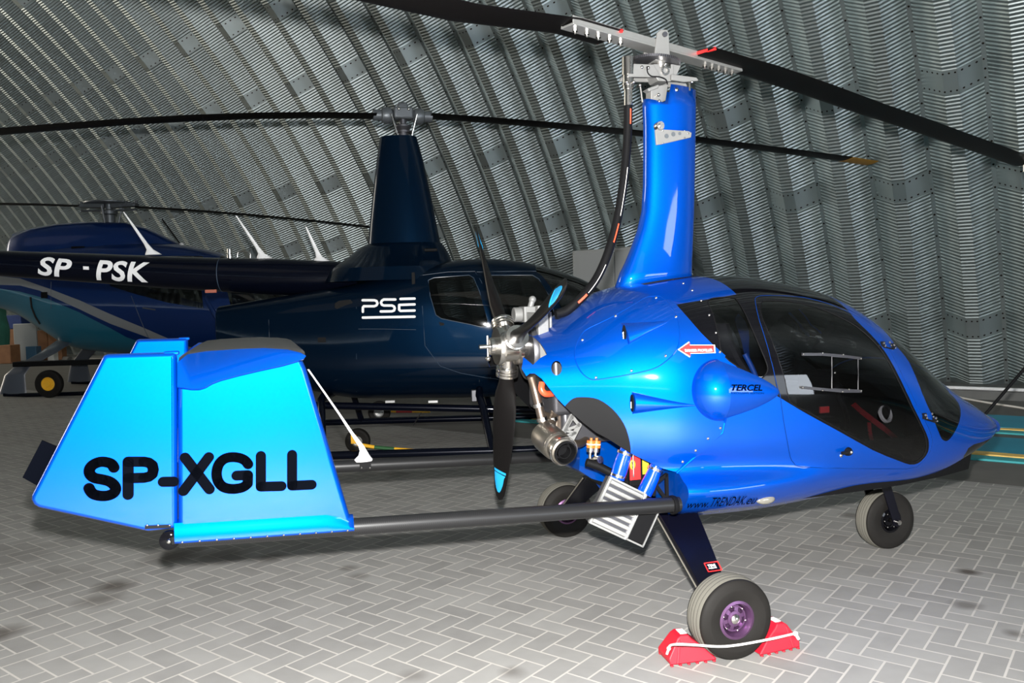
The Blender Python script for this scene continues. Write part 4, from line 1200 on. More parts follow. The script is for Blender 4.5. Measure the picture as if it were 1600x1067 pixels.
# ------------------------------------------------------------------ propeller
PX = -.577
pc = Vector((PX, 0, G.P(795, 540, 0).z))
prop = bpy.data.objects.new('propeller', None); C.objects.link(prop); prop.parent = gyro
mb = MB(); mb.lathe([(0, -.095), (.035, -.095), (.04, -.09), (.04, -.06), (.085, -.06), (.09, -.05), (.09, -.035), (.075, -.03), (.075, .03), (.09, .035), (.09, .05), (.055, .055), (.055, .14), (0, .14)], pc, (1, 0, 0), 40)
hb2 = mb.build('spinner_hub', M['steel'], prop)
PROP_A = [math.radians(a) for a in (48, 161, 287)]
def pdir(a): return Vector((0, math.cos(a), math.sin(a)))
for ia, a in enumerate(PROP_A):
    d = pdir(a); ch = Vector((0, -math.sin(a), math.cos(a)))
    mb = MB(); mb.lathe([(.038, .06), (.038, .105), (.052, .105), (.052, .113), (.046, .115), (.046, .12), (.052, .122), (.052, .13), (.046, .132), (.052, .137), (.052, .147), (.03, .15)], pc, d, 28); mb.build('blade_clamp', M['steel'], prop)
    rings = []; R_ = .80
    data = [(.14, .030, .030, 60), (.18, .036, .028, 58), (.24, .052, .022, 50), (.32, .062, .016, 42), (.42, .066, .012, 34), (.52, .064, .010, 28), (.62, .058, .008, 24), (.70, .050, .006, 21), (.755, .042, .005, 20), (.788, .026, .004, 19), (R_, .008, .003, 19)]
    for r, hw, th, tw in data:
        tw = -math.radians(tw); ax = (ch * math.cos(tw) + Vector((1, 0, 0)) * math.sin(tw)); no = d.cross(ax)
        rings.append([pc + d * r + ax * hw * math.cos(2 * PI * k / 20) + no * th * math.sin(2 * PI * k / 20) * (1 + .5 * math.cos(2 * PI * k / 20)) for k in range(20)])
    mb = MB(); mb.loft(rings); pb = mb.build('propeller_blade', M['rotor'], prop)
    rings = []
    for r, hw, th, tw in [(.645, .056, .0095, 23.5), (.655, .055, .0092, 23)]:
        pass
    for seg_ in ([(.640, .050), (.652, .049)], [(.658, .048), (.70, .044), (.745, .034), (.760, .018)]):
        rings = []
        for r, hw in seg_:
            th = max(.0045, .010 - (r - .6) * .035) + .0008; tw = -math.radians(23.5 - (r - .64) * 30); ax = (ch * math.cos(tw) + Vector((1, 0, 0)) * math.sin(tw)); no = d.cross(ax)
            rings.append([pc + d * r + ax * hw * math.cos(2 * PI * k / 20) + no * th * math.sin(2 * PI * k / 20) * (1 + .5 * math.cos(2 * PI * k / 20)) for k in range(20)])
        mb = MB(); mb.loft(rings); mb.build('tip_band', M['tipblue'], pb)['label'] = 'blue painted blade tip'
mb = MB()
for k in range(6):
    a = k * PI / 3 + .3; q = pc + Vector((.06, .075 * math.cos(a), .075 * math.sin(a))); mb.tube([q, q + Vector((-.03, 0, 0))], .007, seg=8)
mb.tube([pc + Vector((-.09, 0, 0)), pc + Vector((-.14, 0, 0))], .010, seg=10); mb.tube([pc + Vector((-.10, 0, -.05)), pc + Vector((-.10, 0, .05))], .006, seg=8); mb.sphere(pc + Vector((-.10, 0, -.055)), .012)
mb.pieces('pitch_control', M['steel'], hb2)

# ------------------------------------------------------------------ engine behind the cabin
eng = bpy.data.objects.new('engine', None); C.objects.link(eng); eng.parent = gyro
mb = MB(); mb.lathe([(0, .14), (.13, .14), (.135, .15), (.135, .165), (.10, .17), (.10, .28), (.15, .30), (.15, .33), (0, .33)], pc + Vector((-.06, 0, -.03)), (1, 0, 0), 32); mb.build('gearbox', M['dsteel'], eng)
mb = MB()
for i in range(3): mb.box(pc + Vector((.11 + .035 * i, -.02, .02)), (.012, .12, .26))
mb.box(pc + Vector((.13, -.10, .06)), (.05, .04, .24)); mb.pieces('mounting_plate', M['alup'], eng, bevel=.003)
mb = MB(); q1_ = G.P(824, 491, .12); q2_ = G.P(832, 468, .12); mb.box(q1_, (.06, .09, .075)); mb.lathe([(0, -.04), (.035, -.04), (.035, .0), (0, .0)], q1_ + Vector((-.03, 0, 0)), (1, 0, 0), 20); mb.tube([q1_ + Vector((.015, 0, .03)), q2_], .014, seg=14); mb.sphere(q2_, .018)
mb.build('starter_motor', M['alup'], eng, bevel=.004)
mb = MB(); mb.box((-.18, 0, 1.02), (.5, .36, .30)); mb.box((-.18, 0, .82), (.40, .30, .18)); mb.build('crankcase', M['dsteel'], eng, bevel=.02)
for s in (-1, 1):
    for xx in (-.30, -.08):
        mb = MB()
        for i in range(7): mb.lathe([(0, .17 + i * .016), (.07, .17 + i * .016), (.07, .178 + i * .016), (0, .178 + i * .016)], (xx, 0, .98), (0, s, 0), 20)
        mb.build('cylinder', M['alu'], eng)
def ep(px, py, y): return G.P(px, py, y)
# exhaust runs
mb = MB()
mb.tube(cat([ep(830, 588, -.18), ep(836, 610, -.18), ep(842, 635, -.20), ep(846, 652, -.21), ep(850, 664, -.22), ep(856, 672, -.23)]), .019, seg=16)
mb.tube(cat([ep(872, 610, -.10), ep(868, 640, -.14), ep(862, 660, -.18), ep(860, 670, -.22)]), .020, seg=16)
mb.tube(cat([ep(925, 672, -.05), ep(918, 684, -.12), ep(908, 692, -.18), ep(897, 693, -.22), ep(888, 690, -.23)]), .018, seg=16)
mb.build('exhaust_pipe', M['exh'], eng)
mb = MB()
for px, py, y in ((841, 633, -.2), (847, 655, -.21), (863, 655, -.17)): q = ep(px, py, y); mb.lathe([(.020, -.008), (.025, -.008), (.025, .008), (.020, .008)], q, (.25, -.1, -1), 16)
mb.pieces('exhaust_clamp', M['steel'], eng)
m0, m1 = ep(850, 680, -.22), ep(882, 706, -.42)
dd = (m1 - m0).normalized(); ml = (m1 - m0).length
mb = MB(); mb.lathe([(0, -.02), (.04, -.015), (.062, 0), (.066, .03), (.066, ml * .62), (.060, ml * .70), (.050, ml * .74)], m0, dd, 30); mf = mb.build('muffler', M['muff'], eng)
mb = MB(); mb.lathe([(.054, ml * .66), (.054, ml * .98), (.058, ml), (.050, ml * 1.02), (.046, ml), (.046, ml * .7)], m0, dd, 30); mb.build('muffler_sleeve', M['muff'], mf)
mb = MB(); mb.lathe([(.048, ml * .8), (.050, ml * 1.08), (.044, ml * 1.08), (.040, ml * .85), (0, ml * .85)], m0, dd, 30); mb.lathe([(.030, ml * .8), (.030, ml * 1.02), (.026, ml * 1.02), (.026, ml * .8)], m0, dd, 24); mb.build('muffler_outlet', M['blacktrim'], mf)
for f in (.64, .95):
    mb = MB(); mb.lathe([(.060, ml * f - .006), (.063, ml * f - .006), (.063, ml * f + .006), (.060, ml * f + .006)], m0, dd, 30); mb.build('muffler_clamp', M['steel'], mf)
# triangulated bracket plate
def eplate(name, outer, tris, y0, y1, m):
    """plate from bars between pixel nodes"""
    mb = MB()
    for a, b, wd in tris:
        pa, pb = ep(*outer[a], y0), ep(*outer[b], y0); ribbon(mb, [(pa.x, pa.z), (pb.x, pb.z)], wd, y0, y1)
    return mb.build(name, m, eng, smooth=False)
eplate('bracket_plate', {0: (893, 650), 1: (870, 692), 2: (889, 693), 3: (904, 664), 4: (882, 672), 5: (898, 676), 6: (876, 683)}, [(0, 1, .022), (0, 3, .014), (3, 2, .022), (1, 2, .024), (4, 3, .012), (4, 5, .012), (6, 5, .012), (1, 5, .012), (4, 0, .014)], -.26, -.268, M['alup'])
mb = MB(); mb.tube(cat([ep(847, 598, -.22), ep(846, 608, -.23), ep(852, 615, -.23), ep(863, 615, -.2)]), .014, seg=14); mb.build('oil_hose', M['redsil'], eng)
mb = MB(); mb.tube(cat([ep(876, 626, -.12), ep(884, 636, -.15), ep(890, 646, -.12)]), .022, seg=16); mb.tube(cat([ep(885, 650, -.08), ep(900, 668, -.1), ep(915, 676, -.08)]), .02, seg=16); mb.build('intake_elbow', M['alu'], eng)
mb = MB(); mb.box(ep(880, 660, -.02), (.16, .2, .16)); mb.box(ep(905, 672, 0), (.12, .2, .10)); mb.build('sump', M['exh'], eng, bevel=.012)
for px in (924, 932.5):
    a, b = ep(px, 684, -.28), ep(px - 2, 712, -.28)
    mb = MB(); mb.tube([a, a + (b - a) * .2], .006, seg=10); mb.tube([a + (b - a) * .15, a + (b - a) * .55], .019, seg=18); fb = mb.build('fuel_filter', M['orange'], eng)
    mb = MB(); mb.tube([a + (b - a) * .32, a + (b - a) * .38], .0195, seg=18); mb.build('filter_band', M['white'], fb)
    mb = MB(); mb.tube([a + (b - a) * .55, a + (b - a) * .78], .018, seg=18); mb.tube([a + (b - a) * .78, b + (b - a) * .2], .007, seg=10); mb.build('filter_cap', M['steel'], fb)
mb = MB(); mb.tube([ep(929, 718, -.28), ep(938, 718, -.33)], .016, seg=14); mb.build('fitting', M['steel'], eng)
mb = MB(); mb.tube([ep(916, 722, -.30), ep(935, 728, -.31), ep(956, 739, -.33)], .018, seg=16); mb.build('black_hose', M['blacktrim'], eng)
# lower blue keel tray below the engine, seen between cowl and boom
mb = MB()
mb.prism([(q.x, q.z) for q in (ep(908, 668, -.05), ep(905, 735, -.05), ep(925, 748, -.05), ep(960, 758, -.05), ep(1010, 772, -.05), ep(1062, 800, -.05), ep(1062, 735, -.05), ep(950, 680, -.05))], -.05, .35); kt = mb.build('keel_tray', M['blue_dk'], gyro, smooth=False)
mb = MB(); rg = [displace(p, False) for p in body_ring(xr + .013)]; rg = [p for p in rg if p.z < zr + .005]; rg = sorted([p for p in rg if p.y > 0], key=lambda p: -p.z) + sorted([p for p in rg if p.y <= 0], key=lambda p: p.z)
k = len(rg); mb.add([(p.x, p.y * .995, p.z) for p in rg] + [(p.x + .006, p.y * .995, p.z) for p in rg], [tuple(range(k)), tuple(range(k, 2 * k))[::-1]] + [(i, (i + 1) % k, k + (i + 1) % k, k + i) for i in range(k)]); mb.build('rear_bulkhead', M['blue_dk'], gyro, smooth=False)
# blue silicone hoses
for pts, y in ((((978, 704), (974, 716), (969, 732), (964, 748)), -.42), (((1026, 727), (1019, 745), (1011, 762), (1003, 778)), -.46)):
    ps = [ep(*p, y) for p in pts]; mb = MB(); mb.tube([ps[0] + (ps[0] - ps[1]) * .4] + ps, [.026, .026, .031, .033, .032], seg=22); ho = mb.build('coolant_hose', M['bluehose'], eng)
    for i, f in ((0, .35), (2, .7)):
        c0 = ps[i] + (ps[i + 1] - ps[i]) * f; dn = (ps[i + 1] - ps[i]).normalized(); mb = MB(); mb.lathe([(.030, -.006), (.0345, -.006), (.0345, .006), (.030, .006)], c0, dn, 24); mb.build('hose_clamp', M['steel'], ho)
mb = MB(); mb.tube([ep(963, 748, -.42), ep(960, 762, -.42)], .029, seg=20); mb.build('hose_stub', M['blacktrim'], eng)
# battery box with its red and yellow label
c = ep(995, 730, -.40); bt = MB(); bt.box(c + Vector((.02, .06, 0)), (.10, .10, .17)); bo = bt.build('battery', M['blacktrim'], eng, bevel=.004)
mb = MB(); mb.box(c + Vector((-.005, .007, .01)), (.05, .003, .13)); mb.build('red_label', M['inkr'], bo)
mb = MB(); mb.box(c + Vector((.045, .007, 0)), (.03, .003, .07)); mb.build('yellow_label', mat('olive_label', (.35, .32, .02), .5), bo)
mb = MB(); mb.sphere(c + Vector((-.017, .005, .012)), .016, 14, 8, sc=(.8, .12, 1.35)); mb.build('oval_emblem', M['yellow'], bo)
mb = MB(); mb.tube([c + Vector((-.018, .001, -.004)), c + Vector((-.016, .001, .012)), c + Vector((-.020, .001, .024))], .004, seg=8); mb.build('emblem_figure', M['ink'], bo)
mb = MB(); mb.tube([ep(989, 708, -.41), ep(990, 745, -.41)], .0035, seg=8); mb.build('tie_rod', M['steel'], bo)
# radiator under the near boom
ra, rb_, rc, rd_ = ep(955, 757, -.52), ep(994, 776, -.52), ep(966, 830, -.52), ep(929, 803, -.52)
cen = (ra + rb_ + rc + rd_) / 4; ux = (rb_ - ra).normalized(); uz = (ra - rd_).normalized(); uz = (uz - ux * uz.dot(ux)).normalized(); uy = uz.cross(ux)
Rm = Matrix((ux, uy, uz)).transposed(); wd_, ht_ = .175, .20
mb = MB(); mb.box(cen, (wd_, .05, ht_), Rm); rad = mb.build('radiator', M['dsteel'], gyro, bevel=.003)
mb = MB()
for i in range(7): mb.tube([cen + Rm @ Vector((-wd_ * .46, -.026, -ht_ * .43 + i * ht_ * .143)), cen + Rm @ Vector((wd_ * .46, -.026, -ht_ * .43 + i * ht_ * .143))], .0085, seg=8)
mb.pieces('cooling_fin', M['fin'], rad)
mb = MB()
for s in (-1, 1): mb.box(cen + Rm @ Vector((0, -.024, s * ht_ * .5)), (wd_ * 1.04, .012, .008), Rm); mb.box(cen + Rm @ Vector((s * wd_ * .5, -.024, 0)), (.010, .014, ht_ * 1.02), Rm)
mb.build('radiator_frame', M['alu'], rad)
mb = MB(); cb_ = cen + Rm @ Vector((wd_ * .5 + .045, .005, 0)); mb.box(cb_, (.085, .075, ht_ * .98), Rm); mb.build('end_tank', M['blacktrim'], rad, bevel=.008)
mb = MB()
for k in (-1, 1): mb.box(cb_ + Rm @ Vector((k * .042, -.038, 0)), (.006, .006, ht_), Rm)
mb.box(cb_ + Rm @ Vector((0, -.038, -ht_ * .49)), (.088, .006, .007), Rm); mb.pieces('tank_crimp', M['alu'], rad)
mb = MB(); q = ep(998, 823, -.5); mb.tube([ep(1006, 800, -.50), ep(998, 826, -.50)], .018, seg=14); mb.build('drain_stub', M['blacktrim'], rad)
# black truss brackets
def gplate(name, bars, y0, y1, m):
    mb = MB()
    for a, b, wd in bars: pa, pb = ep(*a, y0), ep(*b, y0); ribbon(mb, [(pa.x, pa.z), (pb.x, pb.z)], wd, y0, y1)
    return mb.build(name, m, gyro, smooth=False)
gplate('truss_bracket', [((1040, 741), (1041, 778), .014), ((1040, 741), (1022, 755), .014), ((1022, 755), (1037, 776), .014), ((1022, 755), (1020, 772), .014)], -.46, -.472, M['blacktrim'])
gplate('lower_bracket', [((976, 746), (998, 752), .02), ((998, 752), (978, 768), .02), ((978, 740), (977, 768), .016), ((985, 762), (1010, 770), .02)], -.36, -.375, M['blacktrim'])

# ------------------------------------------------------------------ undercarriage
def wheel_mesh(parent, R_, wd, rimr, rim_m, spokes=True, cap=True):
    """axis along y, centre at the parent's origin"""
    hw = wd / 2; prof = [(rimr, -hw * .80)]
    for k in range(9):
        a = PI / 2 * k / 8; prof.append((R_ - .045 + .038 * math.sin(a), -hw * .80 - .008 - hw * .12 * math.cos(a) + (hw * .2) * (k / 8)))
    crown = []
    for k in range(15):
        f = -1 + 2 * k / 14; y = f * hw * .66; z = R_ - .006 * f * f
        crown.append((z - (.006 if k % 3 == 1 else 0), y))
    prof += crown; prof += [(r, -y) for r, y in reversed(prof[:10])]
    t = MB(); mats_ = [0] * (len(prof) - 1)
    for i in range(10, 24):
        mats_[i] = 0 if (i - 10) % 3 == 0 else 1
    t.lathe(prof, (0, 0, 0), (0, 1, 0), 64, mats=mats_)
    ty = t.build('tyre', [M['rubber'], M['tread']], parent, angle=60)
    r = MB(); r.lathe([(rimr + .004, -hw * .85), (rimr - .006, -hw * .90), (rimr - .012, -hw * .7), (rimr - .016, -hw * .35), (rimr - .018, hw * .35), (rimr - .012, hw * .7), (rimr - .006, hw * .9), (rimr + .004, hw * .85)], (0, 0, 0), (0, 1, 0), 48)
    for s in (-1, 1):
        r.lathe([(.030, s * hw * .40), (.030, s * hw * .62), (.012, s * hw * .66)], (0, 0, 0), (0, 1, 0), 24)
        r.lathe([(rimr - .018, s * hw * .30), (rimr - .020, s * hw * .55), (rimr - .026, s * hw * .55), (rimr - .026, s * hw * .30)], (0, 0, 0), (0, 1, 0), 40)
        if spokes:
            for k in range(6):
                a = k * PI / 3 + .25; r.beam((.02 * math.cos(a), s * hw * .48, .02 * math.sin(a)), ((rimr - .02) * math.cos(a), s * hw * .40, (rimr - .02) * math.sin(a)), .014, .014, up=(0, 1, 0), w2=.018)
        else: r.lathe([(.0, s * hw * .2), (rimr - .02, s * hw * .2)], (0, 0, 0), (0, 1, 0), 32)
    r.lathe([(0, -hw * .1), (rimr - .022, -hw * .1)], (0, 0, 0), (0, 1, 0), 32)
    rm = r.build('rim', rim_m, parent)
    if cap:
        c_ = MB()
        for s in (-1, 1): c_.lathe([(.020, s * hw * .6), (.019, s * hw * .74), (.010, s * hw * .84), (0, s * hw * .86)], (0, 0, 0), (0, 1, 0), 20)
        for k in range(6):
            a = k * PI / 3 + .78
            c_.sphere(((rimr - .022) * math.cos(a), -hw * .57, (rimr - .022) * math.sin(a)), .005, 8, 6)
        c_.build('hub_cap', M['steel'], rm)
    return ty


def wheel_empty(name, loc, rot=(0, 0, 0), parent=None):
    e = bpy.data.objects.new(name, None); C.objects.link(e); e.parent = parent; e.location = loc; e.rotation_euler = rot; return e


WR = .1595
wq = G.P(1144, 965, -.905)
for s in (-1, 1):
    wh = wheel_empty('main_wheel', (wq.x, s * .882, WR), (0, 0, 0), gyro)
    if s < 0: wheel_mesh(wh, WR, .135, .070, M['purple'])
    else: wheel_mesh(wh, WR, .135, .070, M['purple'])
    tp = [G.P(px, 806, -.42) for px in (1028, 1087)]; bt_ = [G.P(1104, 910, -.80), G.P(1138, 896, -.80)]
    ring0 = [(tp[0].x, .36, .45), (tp[1].x, .36, .45), (tp[1].x, .36, .475), (tp[0].x, .36, .475)]
    r1 = [(tp[0].x, .42, tp[0].z - .01), (tp[1].x, .42, tp[0].z - .005), (tp[1].x, .425, tp[0].z + .022), (tp[0].x, .425, tp[0].z + .017)]
    def mix(f, dz=0): return [(tp[0].x + (bt_[0].x - tp[0].x) * f, .42 + .41 * f - .004, tp[0].z + (.165 - tp[0].z) * f - .01 + dz), (tp[1].x + (bt_[1].x - tp[1].x) * f, .42 + .41 * f - .004, tp[0].z + (.165 - tp[0].z) * f - .01 + dz),
                              (tp[1].x + (bt_[1].x - tp[1].x) * f, .42 + .41 * f + .006, tp[0].z + (.165 - tp[0].z) * f + .014 + dz), (tp[0].x + (bt_[0].x - tp[0].x) * f, .42 + .41 * f + .006, tp[0].z + (.165 - tp[0].z) * f + .014 + dz)]
    rr_ = [[(x, .30, z + .03) for x, y, z in ring0], mix(0), mix(.25, .006), mix(.5, .008), mix(.75, .005), mix(1.0)]
    mb = MB(); mb.loft([[Vector((p[0], s * p[1], p[2])) for p in r] for r in rr_]); gl = mb.build('gear_leg', M['legb'], gyro, bevel=.003)
    mb = MB(); mb.tube([(wq.x, s * .82, WR), (wq.x, s * .91, WR)], .016, seg=12); mb.lathe([(0, .0), (.05, 0), (.05, .012), (0, .012)], (wq.x, s * .822, WR), (0, s, 0), 24); mb.build('brake_hub', M['dsteel'], gyro)
    mb = MB(); ln = [Vector((tp[0].x + (bt_[0].x - tp[0].x) * f - .008, s * (.42 + .41 * f), tp[0].z + (.165 - tp[0].z) * f + .002)) for f in (0, .3, .6, .85, .95)]; mb.tube(ln, .0035, seg=8); mb.build('brake_line', mat('brake_line_grey', (.12, .11, .09), .6), gl)
    if s < 0:
        q = G.P(1114, 885, -.74); f = .82; cc = Vector((q.x, -(.42 + .41 * f) - .012, tp[0].z + (.165 - tp[0].z) * f + .010))
        e1 = Vector((1, 0, 0)); e2 = Vector((0, -.36, (.165 - tp[0].z))).normalized(); nn = e1.cross(e2)
        cc = G.P(1114, 885, cc.y)
        mb = MB()
        for a_, b_, in (((-.03, -.02), (.03, -.02)), ((.03, -.02), (.03, .02)), ((.03, .02), (-.03, .02)), ((-.03, .02), (-.03, -.02))):
            mb.beam(cc + e1 * a_[0] - e2 * a_[1], cc + e1 * b_[0] - e2 * b_[1], .003, .003)
        lb = mb.build('tyre_label', M['inkr'], gl, smooth=False)
        mb = MB(); vs, fs = text_polys('TIRE', .03); w0 = max(v[0] for v in vs); mb.add([cc + e1 * (-.022 + v[0] / w0 * .036) - e2 * (v[1] * .016) for v in vs], fs)
        vs, fs = text_polys('PRESSURE', .02); w0 = max(v[0] for v in vs); mb.add([cc + e1 * (-.022 + v[0] / w0 * .036) - e2 * (v[1] * .008 - .009) for v in vs], fs)
        mb.build('lettering', M['inkw'], lb, smooth=False)
# centre axle beam under the keel
mb = MB(); xa = (tp[0].x + tp[1].x) / 2
mb.box((xa, 0, .455), (.16, .74, .04)); mb.build('axle_beam', M['legb'], gyro, bevel=.006)
# nose wheel
nx = G.P(1382, 808, 0).x
nw = wheel_empty('nose_wheel', (nx, 0, WR * 1.0), (0, 0, 0), gyro)
wheel_mesh(nw, WR, .115, .062, M['blackgloss'], spokes=False, cap=False)
mb = MB()
for k in range(6):
    a = k * PI / 3; mb.sphere((.040 * math.cos(a), -.045, .040 * math.sin(a)), .005, 8, 6)
mb.pieces('rim_bolt', M['steel'], nw)
for s in (-1, 1):
    mb = MB(); mb.beam((nx - .055, s * .075, WR + .20), (nx + .015, s * .080, WR - .012), .055, .010, up=(0, 1, 0), w2=.05); mb.lathe([(0, 0), (.025, 0), (.025, .010), (0, .010)], (nx + .012, s * .075, WR), (0, s, 0), 20)
    mb.build('fork_arm', M['legb'], gyro, bevel=.002)
mb = MB(); mb.tube([(nx + .010, -.10, WR), (nx + .010, .10, WR)], .013, seg=12); mb.build('axle', M['steel'], gyro)
mb = MB(); mb.box((nx - .06, 0, WR + .205), (.07, .17, .02)); mb.tube([(nx - .06, 0, WR + .20), (nx - .08, 0, .44)], .028, seg=16); mb.box((nx - .10, 0, .395), (.12, .12, .03)); mb.build('fork_crown', M['legb'], gyro, bevel=.003)

# ------------------------------------------------------------------ tail: booms, fins, stabiliser
YB = .60
def bz(x): return .5298 - .0379 * x
pa = G.P(1064, 789, -YB); xe = G.P(281, 843, -YB).x
for s in (-1, 1):
    mb = MB(); mb.tube([(xe, s * YB, bz(xe)), (-1.2, s * YB, bz(-1.2)), (pa.x - .01, s * YB, bz(pa.x))], .0310, seg=28); bm_ = mb.build('tail_boom', M['carbon'], gyro)
    mb = MB(); mb.lathe([(.031, 0), (.039, 0), (.039, .012), (.036, .02), (.031, .02)], (pa.x - .045, s * YB, bz(pa.x)), (1, 0, 0), 28); mb.build('boom_collar', M['blacktrim'], bm_)
    if s < 0:
        q = G.P(265, 848, -YB); mb = MB(); mb.lathe([(0, -.016), (.020, -.016), (.032, -.010), (.032, .010), (.020, .016), (0, .016)], (q.x, -YB, bz(xe) - .0), (0, 1, 0), 28); rw = mb.build('tail_roller', M['blackgloss'], bm_)
        mb = MB(); mb.sphere((q.x, -YB - .018, bz(xe)), .009); mb.build('roller_bolt', M['steel'], rw)
        mb = MB(); mb.box((q.x + .03, -YB, bz(xe)), (.05, .045, .03)); mb.build('roller_fork', M['blacktrim'], bm_, bevel=.004)


def pillow(name, poly, yc, th, m, parent, bev=.02, steps=5, dx=0, dz=0):
    """rounded-edge plate: convex outline in (x, z), centred on y = yc"""
    n = len(poly); ar_ = sum(poly[i][0] * poly[(i + 1) % n][1] - poly[(i + 1) % n][0] * poly[i][1] for i in range(n))
    P_ = poly if ar_ > 0 else poly[::-1]
    def inset(e):
        out = []
        for i in range(n):
            a, b, c_ = P_[i - 1], P_[i], P_[(i + 1) % n]
            d1 = Vector((b[0] - a[0], b[1] - a[1])).normalized(); d2 = Vector((c_[0] - b[0], c_[1] - b[1])).normalized()
            n1, n2 = Vector((-d1.y, d1.x)), Vector((-d2.y, d2.x)); k = (n1 + n2); k = k / max(.3, (1 + n1.dot(n2)))
            out.append((b[0] + k.x * e, b[1] + k.y * e))
        return out
    rings = []; angs = [-PI / 2 + PI * i / (2 * steps) for i in range(2 * steps + 1)]
    for a in angs:
        e = bev * (1 - math.cos(a)); y = yc + th / 2 * math.sin(a); rings.append([(x + dx, y, z + dz) for x, z in inset(e)])
    mb = MB(); mb.loft(rings); return mb.build(name, m, parent, angle=60, wn=True)


def fz(pts, y=-YB): return [((q := G.P(*p, y)).x, q.z) for p in pts]
stab_p = fz([(278, 575), (300, 560), (462, 556), (471, 560), (478, 575), (549, 815), (551, 826), (420, 834), (283, 842), (279, 836)])
rud_p = fz([(160, 560), (163, 555), (169, 553), (272, 550), (276, 552), (277, 560), (278, 820), (275, 824), (232, 829), (62, 792), (54, 787), (50, 779), (51, 772)])
SPXGLL = {'S': [(475, 615), (468, 603), (455, 595), (425, 590), (398, 597), (380, 610), (372, 627), (377, 645), (395, 658), (425, 664), (455, 672), (475, 687), (482, 705), (472, 722), (445, 732), (415, 732), (390, 725), (377, 712), (371, 700)],
          'P': [(534, 728), (534, 590), (600, 590), (620, 594), (635, 605), (639, 624), (635, 642), (620, 653), (600, 657), (534, 659)], '-': [(680, 674), (723, 673)],
          'X': [(771, 573), (873, 705)], 'x': [(870, 571), (765, 712)],
          'G': [(1034, 601), (1022, 586), (1000, 575), (968, 571), (938, 577), (916, 595), (905, 620), (903, 650), (912, 677), (930, 695), (958, 703), (990, 702), (1015, 695), (1032, 682), (1033, 646), (986, 648)],
          'L': [(1087, 566), (1087, 694), (1173, 692)], 'l': [(1217, 561), (1217, 690), (1299, 686)]}
for s in (-1, 1):
    ox, oz = (0, 0) if s < 0 else (-.05, .012)
    fn_ = pillow('vertical_fin', stab_p, s * YB, .058, M['blue'], gyro, .018, dx=ox, dz=oz)
    rd = pillow('rudder', rud_p, s * YB, .050, M['blue'], gyro, .016, dx=ox, dz=oz)
    # shoe of the fin around the boom
    sh_p = fz([(266, 826), (552, 822), (552, 829), (430, 836), (283, 846)])
    mb = MB(); (x0, _), (x1, _) = fz([(274, 835)])[0], fz([(552, 829)])[0]
    rings = []
    for i in range(14):
        f = i / 13; x = x0 + (x1 - x0) * f; zb_ = bz(x); rings.append([(x, s * (YB) + .037 * math.sin(a), zb_ + .035 * math.cos(a) + (.012 if abs(a) < .9 else 0)) for a in [-1.75 + 3.5 * k / 14 for k in range(15)]])
    mb.loft(rings, closed=False); shoe = mb.build('fin_shoe', M['blue'], fn_); md = shoe.modifiers.new('t', 'SOLIDIFY'); md.thickness = .003
    mb = MB(); rings = []
    for i in range(14):
        f = i / 13; x = x0 + (x1 - x0) * f; zb_ = bz(x)
        rings.append([(x, s * YB + s_ * w_, zb_ + z_) for s_, w_, z_ in [(q_, w_, z_ * (1 - .75 * max(0, (f - .86) / .14) ** 1.5)) for q_, w_, z_ in ((-1, .037, .0), (-1, .0368, .014), (-1, .0350, .027), (-1, .0320, .039), (-1, .0298, .050), (-1, .0285, .062), (1, .0285, .062), (1, .0298, .050), (1, .0320, .039), (1, .0350, .027), (1, .0368, .014), (1, .037, .0))]])
    mb.loft(rings, closed=False); mb.build('shoe_fillet', M['blue'], fn_)
    mb = MB()
    for i in range(11):
        x = x0 + (x1 - x0) * (.04 + .092 * i); mb.sphere((x, s * YB + s * .0375, bz(x) - .002), .0042, 8, 6)
    mb.pieces('shoe_screw', M['steel'], fn_)
    mb = MB(); (hx, hz) = fz([(270, 553)])[0]; mb.box((hx - .004 + ox, s * YB, hz + .003 + oz), (.05, .026, .014)); mb.build('hinge_cap', M['blue'], rd, bevel=.005)
    if s < 0:
        mb = MB(); pp = fz([(228, 823), (228, 818), (266, 816.5), (268, 818), (268, 821)]); mb.prism(pp, -YB - .0255, -YB - .030); hl = mb.build('hinge_plate', M['blacktrim'], rd, smooth=False)
        mb = MB()
        for px in (230, 247, 265): q = G.P(px, 820.5, -YB - .03); mb.sphere(q, .004, 8, 6)
        mb.pieces('hinge_screw', M['steel'], hl)
        for part_, keys in ((rd, 'SP-'), (fn_, 'XxGLl')):
            mb = MB(); yy = -YB - (.0252 if part_ is rd else .0292)
            for k in keys:
                pts = [(px / 2.6667, 500 + py / 2.6667) for px, py in SPXGLL[k]]
                ps = [((q := G.P(*p, yy)).x, q.z) for p in pts]
                if k in 'SG': ps = [(v.x, v.z) for v in cat([Vector((a, 0, b)) for a, b in (ps if k == 'S' else ps[:-2])], 3)] + ([] if k == 'S' else ps[-2:])
                ribbon(mb, ps, .0345, yy, yy - .0012)
            mb.build('registration', M['ink'], part_, smooth=False)
# black trim tab behind the rudder
mb = MB(); tp_ = fz([(66, 687.5), (110, 706), (80, 770), (35.6, 745.6)], -YB + .07); mb.prism(tp_, -YB + .065, -YB + .072); mb.build('trim_tab', M['ink'], gyro, smooth=False)['label'] = 'black trim tab'
